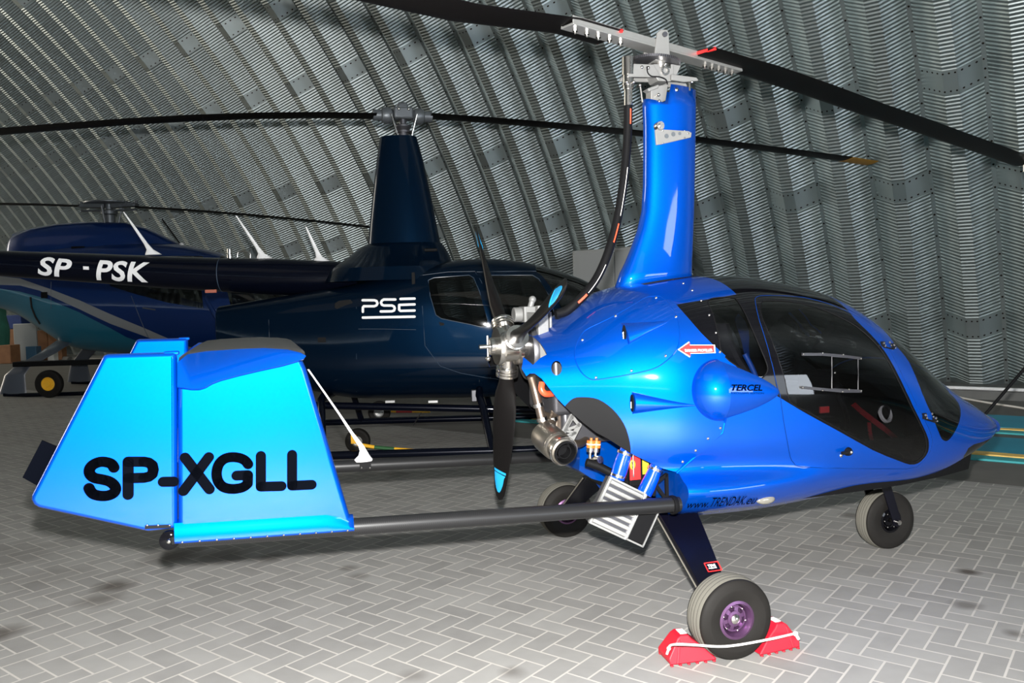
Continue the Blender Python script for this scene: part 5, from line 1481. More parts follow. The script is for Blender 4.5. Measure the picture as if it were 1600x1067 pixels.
# horizontal stabiliser
hs_t = fz([(277.5, 566), (292, 554), (320, 549.5), (375, 546), (412, 544.5), (450, 546.5), (470, 551), (478, 556)], -YB - .06)
hs_b = fz([(474, 560.5), (442, 569), (405, 577), (375, 584), (345, 592), (332, 597), (322, 603), (312, 606), (300, 606), (278, 603)], -YB - .06)
prof = hs_t + hs_b; nT = len(hs_t)
rings = []
cx = sum(p[0] for p in prof) / len(prof); z0_ = max(p[1] for p in hs_t)
n0 = len(prof)
def hring(sgn, ytop, ybot, dz, shr, thin):
    r = []
    for i, (x, z) in enumerate(prof):
        d_ = max(0.0, z0_ - z); y = ytop + (ybot - ytop) * min(1, d_ / .055) ** .6
        r.append((cx + (x - cx) * shr, sgn * y, z0_ - d_ * thin + (dz if i >= nT else 0)))
    return r
for sg in (-1, 1):
    seq = [hring(sg, YB + .015, YB + .085, 0, 1, 1), hring(sg, YB + .005, YB + .078, -.004, 1, 1), hring(sg, YB - .02, YB + .060, .004, .995, .97), hring(sg, YB - .05, YB + .045, .0, .99, .6), hring(sg, YB - .12, YB - .10, 0, .985, .5), hring(sg, .25, .25, 0, .985, .5)]
    rings += seq if sg < 0 else seq[::-1]
mb = MB()
mb.loft(rings)
# the upper skin is mottled grey instead of blue
for fi, f in enumerate(mb.f):
    if len(f) == 4:
        j = f[0] % n0
        ii = f[0] // n0
        if j < nT - 1 and 0 <= ii < len(rings) - 1: mb.m[fi] = 1
mb.build('horizontal_stabiliser', [M['blue'], M['greyskin']], gyro, angle=60)
# white blade aerial standing on the far boom
def wb(px, py, y=YB): return G.P(px, py, y)
mb = MB(); q = wb(567, 719)
def ring_at(px0, px1, py, th): a, b = wb(px0, py), wb(px1, py); return [((a.x + b.x) / 2 + (b.x - a.x) / 2 * math.cos(t_), YB + th * math.sin(t_), (a.z + b.z) / 2) for t_ in [2 * PI * k / 16 for k in range(16)]]
mb.loft([ring_at(552, 583, 720, .035), ring_at(553, 582, 717.5, .034), ring_at(560, 577, 711, .016), ring_at(562, 573, 704, .009), ring_at(560, 569, 697, .007), ring_at(546, 551.5, 675, .005), ring_at(529, 533, 648, .004), ring_at(505, 508.5, 613, .0035), ring_at(480, 483, 577, .003)])
ae = mb.build('whip_aerial', M['white'], gyro); ae['label'] = 'white sloping aerial'
mb = MB(); a, b = wb(562, 724, YB - .034), wb(580, 731, YB - .034); mb.box(((a.x + b.x) / 2, YB - .03, (a.z + b.z) / 2), (b.x - a.x, .01, .035)); cl = mb.build('aerial_clamp', M['blacktrim'], ae)
mb = MB()
for px in (565, 578): q = wb(px, 730.5, YB - .037); mb.sphere(q, .006, 8, 6)
mb.pieces('clamp_bolt', M['steel'], cl)

# ------------------------------------------------------------------ wheel chocks and their rope
def chock(pts_back, pts_front, label, flip):
    """pts: base far/near corner pixels on the ground"""
    pass


def make_chock(c, yaw, label, mirror):
    t = thing('wheel_chock', label, 'wheel chock', c, yaw, 'red plastic wheel chocks')
    L, Wd, Hh = .19, .13, .105
    k = -1 if mirror else 1
    prof = [(-.085, .008), (-.088, .03), (-.045, Hh - .01), (-.030, Hh), (.000, Hh), (.012, Hh - .015), (.050, .062), (.100, .014), (.102, .008)]
    mb = MB(); mb.prism([(k * x, z) for x, z in prof], -Wd / 2, Wd / 2, lambda x, y, z: (x, y * (1 - .45 * z / Hh), z))
    for i in range(6):
        for s in (-1, 1): mb.box((k * (-.078 + .034 * i), s * (Wd / 2 - .008), .004), (.012, .016, .008))
    bd = mb.build('body', M['red'], t, bevel=.005)
    mb = MB()
    for s in (-1, 1):
        mb.prism([(k * x, z) for x, z in ((-.060, .012), (-.050, .012), (-.034, .09), (-.042, .09))], s * Wd / 2 - s * .012, s * (Wd / 2 + .004), lambda x, y, z: (x, y * (1 - .45 * z / Hh), z))
    mb.pieces('rib', M['red'], t, bevel=.002)
    mb = MB(); mb.box((k * -.014, 0, Hh + .0015), (.026, .045, .002)); mb.build('sticker', M['white'], t)
    return t


GW = Vector(GO)
def gl_(v): return GW + G.x * v[0] + G.y * v[1] + Vector((0, 0, v[2]))
c1 = (fl(1060, 1044) + fl(1117, 1033)) / 2 + G.y * .067 - G.x * .012; c2 = (fl(1190, 1026) + fl(1247, 1017)) / 2 + G.y * .067 + G.x * .010
make_chock((c1.x, c1.y, 0), GYAW - .10, 'red plastic wheel chock behind the near main wheel, left of the tyre', False)
make_chock((c2.x, c2.y, 0), GYAW + .06, 'red plastic wheel chock ahead of the near main wheel, right of the tyre', True)
rope = [(1045, 1013, .0), (1048, 1008, 0), (1060, 1006.5, 0), (1085, 1007.5, 0), (1122, 1010, 0), (1150, 1008, 0), (1185, 1002, 0), (1215, 996, 0), (1236, 991, 0), (1243, 990, 0)]
l1_, l2_ = G.loc(c1), G.loc(c2)
ps = []
for i, (px, py, _) in enumerate(rope):
    f = i / (len(rope) - 1); y0_ = (l1_.y - .062) * (1 - f) + (l2_.y - .062) * f
    y_ = min(y0_, -.972) if .22 < f < .78 else y0_
    ps.append(gl_(G.P(px, py, y_)))
mb = MB(); mb.tube(cat(ps, 6), .0045, seg=10); mb.tube([ps[0], ps[0] + Vector((-.008, 0, -.022))], .0045, seg=8); mb.tube([ps[-1], ps[-1] + Vector((.012, 0, -.022))], .006, seg=8); mb.sphere(ps[-1], .010); mb.sphere(ps[0], .008)
o = mb.build('rope', M['rope']); setp(o, 'white rope stretched between the two red wheel chocks', 'rope')

# ------------------------------------------------------------------ dark four-seat helicopter behind
RO, RYAW = (-1.06, 8.5, 0), 0.02
R4 = Frame(RO, RYAW)
heli = thing('helicopter', 'dark navy helicopter with white flank logo, parked just behind the bright blue gyroplane', 'helicopter', RO, RYAW)
HX = [-1.86, -1.5, -1.1, -.6, -.2, .15, .5, .9, 1.3, 1.6, 1.9, 2.15, 2.35, 2.5]
def hz4(px): return 472 - .0287 * (px - 800)
_tp = [(345, 477), (400, 468), (470, 457), (548, 444), (605, 430), (657, 416), (705, 406), (765, 403), (830, 410), (880, 423), (925, 441)]
HT = [R4.P(px, py, -.30).z for px, py in [(339, 478), (394, 469), (457, 459), (536, 446), (600, 431), (655, 416), (710, 406), (772, 403), (835, 411), (882, 424), (928, 444)]] + [1.33, 1.15, .95]
HB = [.96, .76, .60, .48, .455, .45, .44, .44, .44, .50, .55, .62, .74, .95]
HWD = [.34, .45, .54, .61, .63, .64, .64, .64, .63, .60, .53, .42, .27, .0]
HZW = [1.2, 1.1, 1.0, .95, .95, .95, .95, .95, .95, .95, .95, .95, .95, .95]
def h_ring(x, n=96):
    w_, t_, b_, z_ = (hermite(x, HX, a) for a in (HWD, HT, HB, HZW))
    if x > 2.15:
        k = math.sqrt(max(0, 1 - ((x - 2.15) / .35) ** 2)); w_ = .42 * k; t_ = .95 + (1.33 - .95) * k; b_ = .95 - (.95 - .62) * k; z_ = .95
    r = []
    for i in range(n):
        a = 2 * PI * i / n; ca_, sa = math.cos(a), math.sin(a); f = min(1, max(0, (x - .2) / .8)); e = (4.2 - 1.2 * f) if sa > 0 else 3.6
        r.append([x, w_ * math.copysign(abs(ca_) ** (2 / e), ca_), z_ + ((t_ - z_) if sa > 0 else (z_ - b_)) * math.copysign(abs(sa) ** (2 / e), sa)])
    return r
hgrid = [h_ring(-1.86 + (2.15 + 1.86) * i / 110) for i in range(111)] + [h_ring(2.15 + .35 * math.sin(PI / 2 * (i + 1) / 10)) for i in range(10)]
_v = [Vector(p) for r in hgrid for p in r]; hb4 = BVHTree.FromPolygons(_v, [(i * 96 + j, i * 96 + (j + 1) % 96, (i + 1) * 96 + (j + 1) % 96, (i + 1) * 96 + j) for i in range(len(hgrid) - 1) for j in range(96)])
D4 = dict(fr=R4, bvh=hb4, fb=-.64)
w_rear = xz([(669, 438), (678, 434), (733, 430), (740, 434), (749, 455), (762, 500), (760, 510), (752, 511), (735, 507), (690, 498), (681, 492), (672, 462)], **D4)
w_front = xz([(760, 434), (768, 430), (832, 430), (842, 436), (858, 462), (866, 490), (864, 500), (850, 505), (790, 510), (780, 505), (768, 470)], **D4)
wsc = xz([(838, 424), (848, 432), (865, 455), (876, 480), (884, 520), (888, 560)], **D4)
wscr = [(wsc[0][0] - .02, 2.2)] + wsc + [(2.6, wsc[-1][1] - .05), (2.6, 2.2)]
def cls4(x, y, z):
    if abs(y) > .1 and inpoly(x, z, w_rear): return ('rw_' + ('l' if y > 0 else 'r'), 0)
    if abs(y) > .1 and inpoly(x, z, w_front): return ('fw_' + ('l' if y > 0 else 'r'), 0)
    if inpoly(x, z, wscr): return ('windscreen', 0)
    return ('body', 0)
pr, b_ = skin_parts(hgrid, True, [(w_rear, 0), (w_front, 0), (wscr, 0)], cls4); b_.free()
hbody = build_skin('fuselage', pr['body'], [M['navy'], M['blacktrim']], heli, .01, 0, 1)
me_ = MB(); me_.loft([hgrid[0], [[p[0] - .005, p[1] * .97, p[2]] for p in hgrid[0]]]); me_.build('rear_panel', M['navy'], heli)
build_skin('windscreen', pr['windscreen'], [M['glass2']], heli)
for s_ in 'rl':
    build_skin('rear_door_window', pr['rw_' + s_], [M['glass2']], heli); build_skin('front_door_window', pr['fw_' + s_], [M['glass2']], heli)
def sk4(x, z, off=0.0): return skin_y(x, z, -1, bvh=hb4, off=off)
M['gapn'] = mat('navy_panel_gap', (.03, .05, .08), .5)
def line4(name, pts, r, m, closed=False):
    mb = MB(); ps = [sk4(x, z, .001) for x, z in xz(pts, **D4)]
    if closed: ps.append(ps[0])
    mb.tube(ps, r, seg=6); return mb.build(name, m, hbody)
M['seal'] = mat('window_seal_grey', (.03, .05, .08), .3)
line4('door_seam', [(658, 430), (660, 480), (664, 540), (672, 551), (688, 572), (720, 583), (760, 590), (790, 594)], .003, M['gapn'])
line4('door_seam', [(660, 430), (700, 425), (742, 424), (752, 440), (768, 480), (776, 520), (770, 560), (766, 592)], .003, M['gapn'])
line4('door_seam', [(745, 425), (800, 424), (838, 424)], .003, M['seal'])
line4('panel_seam', [(557, 445), (557, 480), (557, 560), (557, 612)], .002, M['gapn'])
line4('panel_seam', [(560, 514), (600, 514), (650, 515)], .002, M['gapn'])
line4('panel_seam', [(421, 466), (420, 500), (421, 530)], .002, M['gapn'])
for pts in (w_rear, w_front):
    mb = MB(); ps = [sk4(x, z, .001) for x, z in pts]; mb.tube(ps + [ps[0]], .004, seg=6); mb.build('window_seal', M['seal'], hbody)
def patch4(name, pts, m, off=.004, th=.006):
    pp = xz(pts, **D4); c = sk4(sum(p[0] for p in pp) / len(pp), sum(p[1] for p in pp) / len(pp), off); mb = MB(); mb.prism(pp, c.y, c.y + th); return mb.build(name, m, hbody, smooth=False)
patch4('air_scoop', [(523, 480), (524, 474), (530, 470), (548, 468), (551, 472), (551, 486), (530, 486)], M['blacktrim'])
patch4('vent', [(497, 527), (511, 527), (511, 535), (497, 535)], M['blacktrim'])
patch4('door_latch', [(686, 503), (694, 505), (694, 508), (688, 509)], M['blacktrim'], .008, .01)
# PSE logo in rounded strokes
mb = MB()
k4 = lambda x, y: (300 + x / 3.335, 400 + y / 3.335)
yy = -.64 - .006
for pts in ([(891, 291), (891, 268), (896, 262), (950, 262), (962, 257), (967, 247), (962, 235), (950, 231), (890, 231)], [(1060, 227), (1000, 227), (990, 233), (985, 243), (990, 254), (1000, 258), (1042, 258), (1053, 263), (1057, 273), (1053, 284), (1042, 288), (984, 289)],
            [(1160, 222), (1087, 224)], [(1160, 252), (1080, 255), (1080, 280), (1087, 286), (1160, 284)], [(891, 321), (1160, 316)]):
    ps = [on(*k4(*p), fr=R4, bvh=hb4) for p in pts]; ribbon(mb, [(p.x, p.z) for p in ps], .0235, -.001, .001, fn=lambda x, y, z: sk4(x, z, .004 + y), n=6)
lg = mb.build('logo', M['inkw'], hbody, smooth=False); lg['label'] = 'white rounded logo'
# cabin inside: seats and bulkhead
mb = MB(); mb.box((.12, 0, 1.15), (.03, 1.15, 1.1)); mb.build('bulkhead', M['blacktrim'], heli)
for yy_ in (-.3, .3):
    for xx in (.45, 1.25):
        mb = MB(); mb.box((xx, yy_, .85), (.45, .45, .14)); mb.box((xx - .24, yy_, 1.15), (.10, .42, .55), Matrix.Rotation(-.15, 3, 'Y')); mb.build('seat', M['seat'], heli, bevel=.03)
# tail boom
bt_px = [(-150, 385, 427), (0, 391.5, 431.5), (142, 396, 442), (250, 400, 450), (346, 403, 456), (430, 404, 461), (500, 407, 462), (560, 410, 455)]
rings = []
for px, t_, b_ in bt_px:
    a, b = R4.P(px, t_, 0), R4.P(px, b_, 0); r = (a.z - b.z) / 2; rings.append([(a.x, r * .92 * math.cos(k * 2 * PI / 40), (a.z + b.z) / 2 + r * math.sin(k * 2 * PI / 40)) for k in range(40)])
mb = MB(); mb.loft(rings); tb = mb.build('tail_boom', M['boomnavy'], heli)
_tv = [Vector(p) for r in rings for p in r]; tbv = BVHTree.FromPolygons(_tv, [(i * 40 + j, i * 40 + (j + 1) % 40, (i + 1) * 40 + (j + 1) % 40, (i + 1) * 40 + j) for i in range(len(rings) - 1) for j in range(40)])
def skt(x, z, off=.003): return skin_y(x, z, -1, bvh=tbv, off=off)
for tx, p0, p1, hpx in (('SP', (60, 428), (114, 433), 27.5), ('PSK', (151, 436), (234, 440), 30)):
    a, b = on(*p0, fr=R4, bvh=tbv), on(*p1, fr=R4, bvh=tbv); t_ = on((p0[0] + p1[0]) / 2, (p0[1] + p1[1]) / 2 - hpx, fr=R4, bvh=tbv)
    mb = MB(); text_on(mb, tx, (a.x, a.z), (b.x, b.z), t_.z - (a.z + b.z) / 2, lambda x, z: skt(x, z, .004), bold=.026, shear=.18, spacing=1.04); mb.build('registration', M['inkw'], tb, smooth=False)
a, b = on(130, 418.5, fr=R4, bvh=tbv), on(139, 419, fr=R4, bvh=tbv); mb = MB(); mb.add([skt(a.x, a.z - .016), skt(b.x, b.z - .016), skt(b.x, b.z + .016), skt(a.x, a.z + .016)], [(0, 1, 2, 3)]); mb.build('registration', M['inkw'], tb, smooth=False)
for px in (346,):
    a = R4.P(px, 430, 0); mb = MB(); i_ = 4; cz = sum(p[2] for p in rings[4]) / 40; rz = max(p[2] for p in rings[4]) - cz
    mb.lathe([(rz * 1.004, -.004), (rz * 1.008, 0), (rz * 1.004, .004)], (rings[4][0][0], 0, cz), (1, 0, 0), 40); mb.build('boom_joint', M['gapn'], tb)
p = on(330, 455, fr=R4, bvh=tbv); mb = MB(); mb.box((p.x, p.y - .006, p.z), (.11, .012, .03)); o = mb.build('marker_plate', mat('dull_red_plate', (.35, .10, .06), .5), tb)
# aerials on the boom
def aerial(name, base, tip, y=0, parent=None, m=None, wd=13):
    m = m or M['white']; b0, t0 = R4.P(*base, y), R4.P(*tip, y); rings_ = []
    for f, w_, th in ((0, .085, .035), (.04, .07, .028), (.12, .034, .014), (.25, .022, .009), (.6, .016, .006), (1, .007, .003)):
        c = b0 + (t0 - b0) * f; c.x -= .02 * (1 - f) ** 4 * 0
        rings_.append([(c.x + w_ * math.cos(2 * PI * k / 16), y + th * math.sin(2 * PI * k / 16), c.z) for k in range(16)])
    mb = MB(); mb.loft(rings_); return mb.build(name, m, parent)
for base, tip in (((240, 398), (193, 331)), ((414, 404), (369, 337)), ((502, 408), (478, 354))):
    aerial('aerial', base, tip, 0, tb)
mb = MB(); q = R4.P(359, 402, 0); mb.lathe([(.026, -.02), (.026, .03), (.022, .03), (.024, .05), (.022, .085), (0, .09)], q, (0, 0, 1), 18); mb.build('beacon', M['steel'], tb)
mb = MB(); mb.tube(cat([R4.P(371, 402, 0), R4.P(372, 394, 0), R4.P(377, 392.5, 0), R4.P(388, 393.5, 0), R4.P(391, 396, 0), R4.P(391, 403, 0)]), .006, seg=8); mb.build('lifting_handle', M['steel'], tb)
# mast pylon
def pyl(name, rows_, m, parent, close=True):
    rings_ = []
    for py, l, r_, hw in rows_:
        a, b = R4.P(l, py, 0), R4.P(r_, py, 0); cx, hx_ = (a.x + b.x) / 2, (b.x - a.x) / 2
        rings_.append([(cx + hx_ * math.copysign(abs(math.cos(t_)) ** .9, math.cos(t_)), hw * math.copysign(abs(math.sin(t_)) ** .8, math.sin(t_)), (a.z + b.z) / 2) for t_ in [2 * PI * k / 40 for k in range(40)]])
    mb = MB(); mb.loft(rings_); return mb.build(name, m, parent)
pyl('mast_fairing', [(215, 594, 651, .13), (250, 589, 661, .15), (300, 583, 672, .17), (350, 578, 682, .19), (381, 575.5, 688, .20)], M['navy'], heli)
pyl('pylon_base', [(381, 572, 690, .22), (388, 560, 695, .28), (400, 546, 702, .36), (410, 532, 706, .46), (420, 520, 708, .56), (440, 510, 712, .60)], M['navy'], heli)
mb = MB(); a, b = R4.P(662, 389, -.30), R4.P(684, 392, -.27); mb.box(((a.x + b.x) / 2, -.29, (a.z + b.z) / 2), (b.x - a.x, .02, .035)); mb.build('air_slot', M['blacktrim'], heli, bevel=.01)
# rotor
hub4 = R4.P(629, 178, 0)
rot4 = bpy.data.objects.new('main_rotor', None); C.objects.link(rot4); rot4.parent = heli
mb = MB(); z0 = R4.P(629, 216, 0).z
mb.lathe([(.06, z0), (.06, z0 + .05), (.085, z0 + .05), (.085, z0 + .07), (.06, z0 + .075), (.085, z0 + .11), (.085, z0 + .125), (.035, z0 + .14), (.035, hub4.z), (0, hub4.z)], (hub4.x, 0, 0), (0, 0, 1), 28); mb.build('rotor_shaft', M['dsteel'], rot4)
PH4 = math.radians(16) - RYAW
d4 = Vector((math.cos(PH4), math.sin(PH4), 0)); s4 = Vector((-math.sin(PH4), math.cos(PH4), 0)); c4 = Vector((hub4.x, 0, hub4.z))
Rz4 = Matrix.Rotation(PH4, 3, 'Z')
mb = MB(); mb.box(c4 + Vector((0, 0, .0)), (.20, .16, .12), Rz4); mb.box(c4 + Vector((0, 0, .08)), (.12, .10, .07), Rz4, taper=.8); mb.build('hub_block', M['gunm'], rot4, bevel=.02)
for k in (-1, 1):
    mb = MB(); mb.lathe([(0, .10), (.05, .10), (.075, .12), (.085, .17), (.07, .21), (.055, .22), (.055, .30), (.035, .30), (0, .30)], c4 + Vector((0, 0, -.02)), d4 * k, 24); mb.build('blade_grip', M['gunm'], rot4)
    mb = MB(); mb.tube([c4 + d4 * (.13 * k) + s4 * -.10 + Vector((0, 0, -.02)), c4 + d4 * (.07 * k) + s4 * -.09 + Vector((0, 0, -.24))], .009, seg=8); mb.sphere(c4 + d4 * (.05 * k) + s4 * -.085 + Vector((0, 0, .03)), .016); mb.build('pitch_link', M['steel'], rot4)
def blade4(pixs, ext, m, tipm=None):
    ln = [R4.vp(px, py, c4, PH4) for px, py in pixs]; ln += ext(ln)
    rings_ = []
    for r, z in ln: rings_.append([c4 + d4 * r + s4 * (.127 * math.cos(2 * PI * k / 16)) + Vector((0, 0, z - c4.z + .016 * math.sin(2 * PI * k / 16) * (1 + .5 * math.cos(2 * PI * k / 16)))) for k in range(16)])
    return rings_
lb_ = blade4([(587, 181), (500, 179.5), (400, 180.5), (300, 184), (200, 189.5), (100, 197), (0, 205)], lambda l: [(-5.03, l[-1][1] - .12)], None)
mb = MB(); mb.loft(lb_); mb.build('rotor_blade', M['rotor'], rot4)
rb4 = blade4([(672, 181), (760, 187), (860, 195), (960, 204), (1060, 214), (1160, 227), (1240, 237), (1322, 248)], lambda l: [], None)
mb = MB(); mb.loft(rb4); o4 = mb.build('rotor_blade', M['rotor'], rot4)
rb5 = blade4([(1322, 248.5), (1362, 254.5)], lambda l: [], None); mb = MB(); mb.loft(rb5); mb.build('blade_tip', mat('ochre_tip', (.40, .20, .02), .45), o4)['label'] = 'yellow blade tip'
# skids and legs
for s in (-1, 1):
    mb = MB(); mb.tube(cat([(-1.6, s * 1.09, .05), (0, s * 1.09, .05), (1.4, s * 1.09, .05), (1.75, s * 1.09, .12), (1.95, s * 1.09, .28)], 4), .038, seg=14); mb.build('skid_tube', M['boomnavy'], heli)
    for xt, xb in ((-.77, -.70), (.72, .83)):
        mb = MB(); mb.tube([(xt, s * .55, .56), (xt, s * .75, .52), (xt + (xb - xt) * .3, s * .84, .42), (xb, s * 1.09, .06)], .035, seg=12, sy=1.0); mb.build('skid_leg', M['boomnavy'], heli)
for xt in (-.77, .72):
    mb = MB(); mb.tube([(xt, -.75, .52), (xt, .75, .52)], .034, seg=12); mb.build('cross_tube', M['boomnavy'], heli)
a, b = R4.P(480, 633, -.45), R4.P(860, 641, -.45); mb = MB(); mb.tube([(a.x, -.45, a.z), (b.x, -.45, b.z)], .036, seg=12); fl_ = mb.build('under_rail', M['boomnavy'], heli)
for px, py in ((610, 627), (677, 627)): q = R4.P(px, py, -.5); mb = MB(); mb.box(q, (.09, .06, .022)); mb.build('step_plate', M['alu'], heli)
q = R4.P(741, 618, -.6); mb = MB(); mb.box(q, (.06, .06, .12)); mb.sphere(q + Vector((.05, -.03, .04)), .02); mb.build('leg_hinge', M['dsteel'], heli, bevel=.01)

# ------------------------------------------------------------------ ground-handling wheels
def small_wheel(parent, r_, wd, m, hubr):
    mb = MB(); hw = wd / 2
    mb.lathe([(hubr, -hw * .8), (r_ * .8, -hw), (r_ * .95, -hw * .8), (r_, -hw * .4), (r_, hw * .4), (r_ * .95, hw * .8), (r_ * .8, hw), (hubr, hw * .8)], (0, 0, 0), (0, 1, 0), 40); ty = mb.build('tyre', M['rubber'], parent)
    mb = MB(); mb.lathe([(hubr, -hw * .8), (hubr * .92, -hw * .85), (hubr * .8, -hw * .55), (hubr * .35, -hw * .5), (hubr * .3, -hw * .8), (0, -hw * .8), (0, hw * .8), (hubr * .3, hw * .8), (hubr * .8, hw * .5), (hubr, hw * .8)], (0, 0, 0), (0, 1, 0), 32)
    for k in range(6): mb.sphere((hubr * .6 * math.cos(k * PI / 3), -hw * .58, hubr * .6 * math.sin(k * PI / 3)), hubr * .08, 8, 6)
    mb.build('wheel_hub', m, parent)


def bar_parts(t, pts, cols, r, loc):
    for i, m_ in enumerate(cols):
        a, b = pts[i] - loc, pts[i + 1] - loc; mb = MB(); mb.tube([a, b], r, seg=4 if False else 10); mb.build('tow_handle', m_, t)


Yw = 7.77
c = at_depth(559, 688, Yw); r_ = 19.5 * Yw / 1288; c.z = r_
t = thing('ground_handling_wheel', 'handling wheel with yellow and green bar beside the near skid of the navy helicopter', 'wheel', c, 0, 'ground handling wheels')
small_wheel(t, r_, .10, M['alu'], r_ * .42)
pts = [at_depth(px, py, Yw - .10) for px, py in ((558, 694), (585, 698.5), (616, 701.5), (659, 705))]; pts = [Vector((p.x, p.y, p.z)) for p in pts]
bar_parts(t, [p for p in pts], [M['yellow'], M['green'], M['yellow']], .017, c)
q0, q1 = pts[-1], at_depth(684, 707, Yw - .08); mb = MB(); mb.tube([q0 - c, q1 - c], .014, seg=10); mb.build('bar_end', M['blacktrim'], t)
mb = MB(); mb.box(Vector((-.02, -.09, .03)), (.05, .02, .08)); mb.build('bracket', M['yellow'], t)
Yw = 9.75
c = at_depth(592.5, 640, Yw); r_ = 17.5 * Yw / 1288; c.z = r_
t = thing('ground_handling_wheel', 'handling wheel with yellow and red bar seen under the belly of the navy helicopter', 'wheel', c, 0, 'ground handling wheels')
small_wheel(t, r_, .10, M['alu'], r_ * .45)
pts = [at_depth(px, py, Yw - .10) for px, py in ((611, 642.5), (619, 643), (644, 643), (672, 643))]
bar_parts(t, pts, [M['yellow'], M['redp'], M['yellow']], .014, c)
# thin rod on the floor behind the near skid
mb = MB(); a = at_depth(658, 645, 9.0); mb.tube([a, fl(646, 664, .006)], .006, seg=6); o = mb.build('thin_rod', M['dsteel']); setp(o, 'thin dark rod leaning behind the skids of the navy helicopter', 'rod')

# ------------------------------------------------------------------ blue and teal helicopter farther back
EO, EYAW = (-7.62, 15.3, 0), 0.0
E5 = Frame(EO, EYAW)
ec = thing('helicopter', 'blue and teal helicopter with silver stripe parked at the far left', 'helicopter', EO, EYAW)
YS = -.72
ep_ = [(-160, 412, 455, .16), (-80, 410, 470, .25), (-20, 405, 480, .35), (20, 395, 494, .46), (60, 385, 519, .58), (100, 380, 543, .68), (150, 378, 552, .74), (200, 376, 556, .76), (250, 378, 560, .77), (300, 384, 562, .77), (350, 398, 560, .76), (400, 425, 556, .68), (435, 455, 545, .52), (458, 490, 525, .28), (466, 506, 508, .02)]
EXs = [E5.P(a[0], 500, YS * .5).x for a in ep_]; ETs = [E5.P(a[0], a[1], -.3).z for a in ep_]; EBs = [E5.P(a[0], a[2], -a[3] * .7).z for a in ep_]; EWs = [a[3] for a in ep_]
def e_ring(x, n=72):
    w_, t_, b_ = (hermite(x, EXs, a) for a in (EWs, ETs, EBs)); z_ = (t_ + b_) / 2; r = []
    for i in range(n):
        a = 2 * PI * i / n; ca_, sa = math.cos(a), math.sin(a); e = 2.7
        r.append([x, w_ * math.copysign(abs(ca_) ** (2 / e), ca_), z_ + (t_ - z_) * math.copysign(abs(sa) ** (2 / e), sa)])
    return r
egrid = [e_ring(EXs[0] + (EXs[-1] - EXs[0]) * i / 120) for i in range(121)]
_v = [Vector(p) for r in egrid for p in r]; eb5 = BVHTree.FromPolygons(_v, [(i * 72 + j, i * 72 + (j + 1) % 72, (i + 1) * 72 + (j + 1) % 72, (i + 1) * 72 + j) for i in range(len(egrid) - 1) for j in range(72)])
D5 = dict(fr=E5, bvh=eb5, fb=YS)
s_top = xz([(0, 431.5), (31, 435), (77, 451), (124, 469), (173, 491), (229, 514), (290, 540), (350, 556)], **D5)
s_mid = xz([(0, 445), (31, 446), (62, 454), (124, 483), (173, 506), (217, 522), (290, 548), (350, 560)], **D5)
s_low = xz([(0, 451), (31, 455.5), (77, 468), (124, 488), (173, 513), (198, 527), (260, 548), (320, 560)], **D5)
L_, R_ = EXs[0] - .5, EXs[-1] + .5
def above(pl): return [(L_, pl[0][1] + (pl[0][0] - L_) * .0)] + pl + [(R_, pl[-1][1]), (R_, 4), (L_, 4)]
pa1, pa2, pa3 = above(s_top), above(s_mid), above(s_low)
blk5 = xz([(165, 440), (172, 449), (217, 463), (263, 475), (325, 484), (350, 486), (400, 492), (440, 496)], **D5); blk5 = blk5 + [(R_, blk5[-1][1]), (R_, 3.4), (blk5[0][0], 3.4)]
win5 = xz([(165, 400), (172, 447), (217, 461), (263, 473), (318, 482), (318, 400)], **D5)
wsc5 = xz([(345, 400), (352, 440), (362, 484), (400, 500), (440, 505)], **D5); wsc5 = wsc5 + [(R_, wsc5[-1][1]), (R_, 3.4), (wsc5[0][0], 3.4)]
def cls5(x, y, z):
    if abs(y) > .2 and inpoly(x, z, win5): return ('win_' + ('l' if y > 0 else 'r'), 0)
    if inpoly(x, z, wsc5): return ('windscreen', 0)
    if inpoly(x, z, pa1): return ('body', 0)
    if inpoly(x, z, pa2): return ('body', 1)
    if inpoly(x, z, pa3): return ('body', 0)
    return ('body', 2)
pr, b_ = skin_parts(egrid, True, [(pa1, 0), (pa2, 0), (pa3, 0), (win5, 0), (wsc5, 0)], cls5); b_.free()
eb = build_skin('fuselage', pr['body'], [M['royal'], M['silverp'], M['teal'], M['blacktrim']], ec)
build_skin('windscreen', pr['windscreen'], [M['glass2']], ec)
for s_ in 'rl': build_skin('cabin_window', pr['win_' + s_], [M['glass2']], ec)
mb = MB(); mb.box((1.3, 0, 1.22), (1.5, 1.0, .3)); mb.box((1.2, 0, 1.5), (.3, 1.0, .5)); mb.build('cabin_seats', M['seat'], ec, bevel=.08)
# engine cowling on the roof
rows_ = [(17, 392, 392, .10), (22, 372, 400, .28), (30, 363, 402, .36), (60, 355, 404, .42), (100, 349, 404, .44), (150, 346.5, 404, .44), (200, 348, 404, .43), (235, 358, 404, .40), (265, 373, 404, .34), (290, 386, 404, .28), (300, 393, 404, .1)]
rings = []
for px, t_, b_, w_ in rows_:
    a, b = E5.P(px, t_, 0), E5.P(px, b_ + 12, 0); hh = a.z - b.z
    rings.append([(a.x, w_ * math.copysign(abs(math.cos(k * PI / 20)) ** .75, math.cos(k * PI / 20)), b.z + hh * abs(math.sin(k * PI / 20)) ** .8) for k in range(21)])
mb = MB(); mb.loft(rings); ecw = mb.build('engine_cowling', M['royal'], ec)
p = E5.P(122, 390, -.44); mb = MB(); mb.box((p.x, -.44, p.z), (.24, .03, .12)); mb.build('air_intake', M['blacktrim'], ecw, bevel=.01)
a = E5.P(28, 378, -.36); mb = MB()
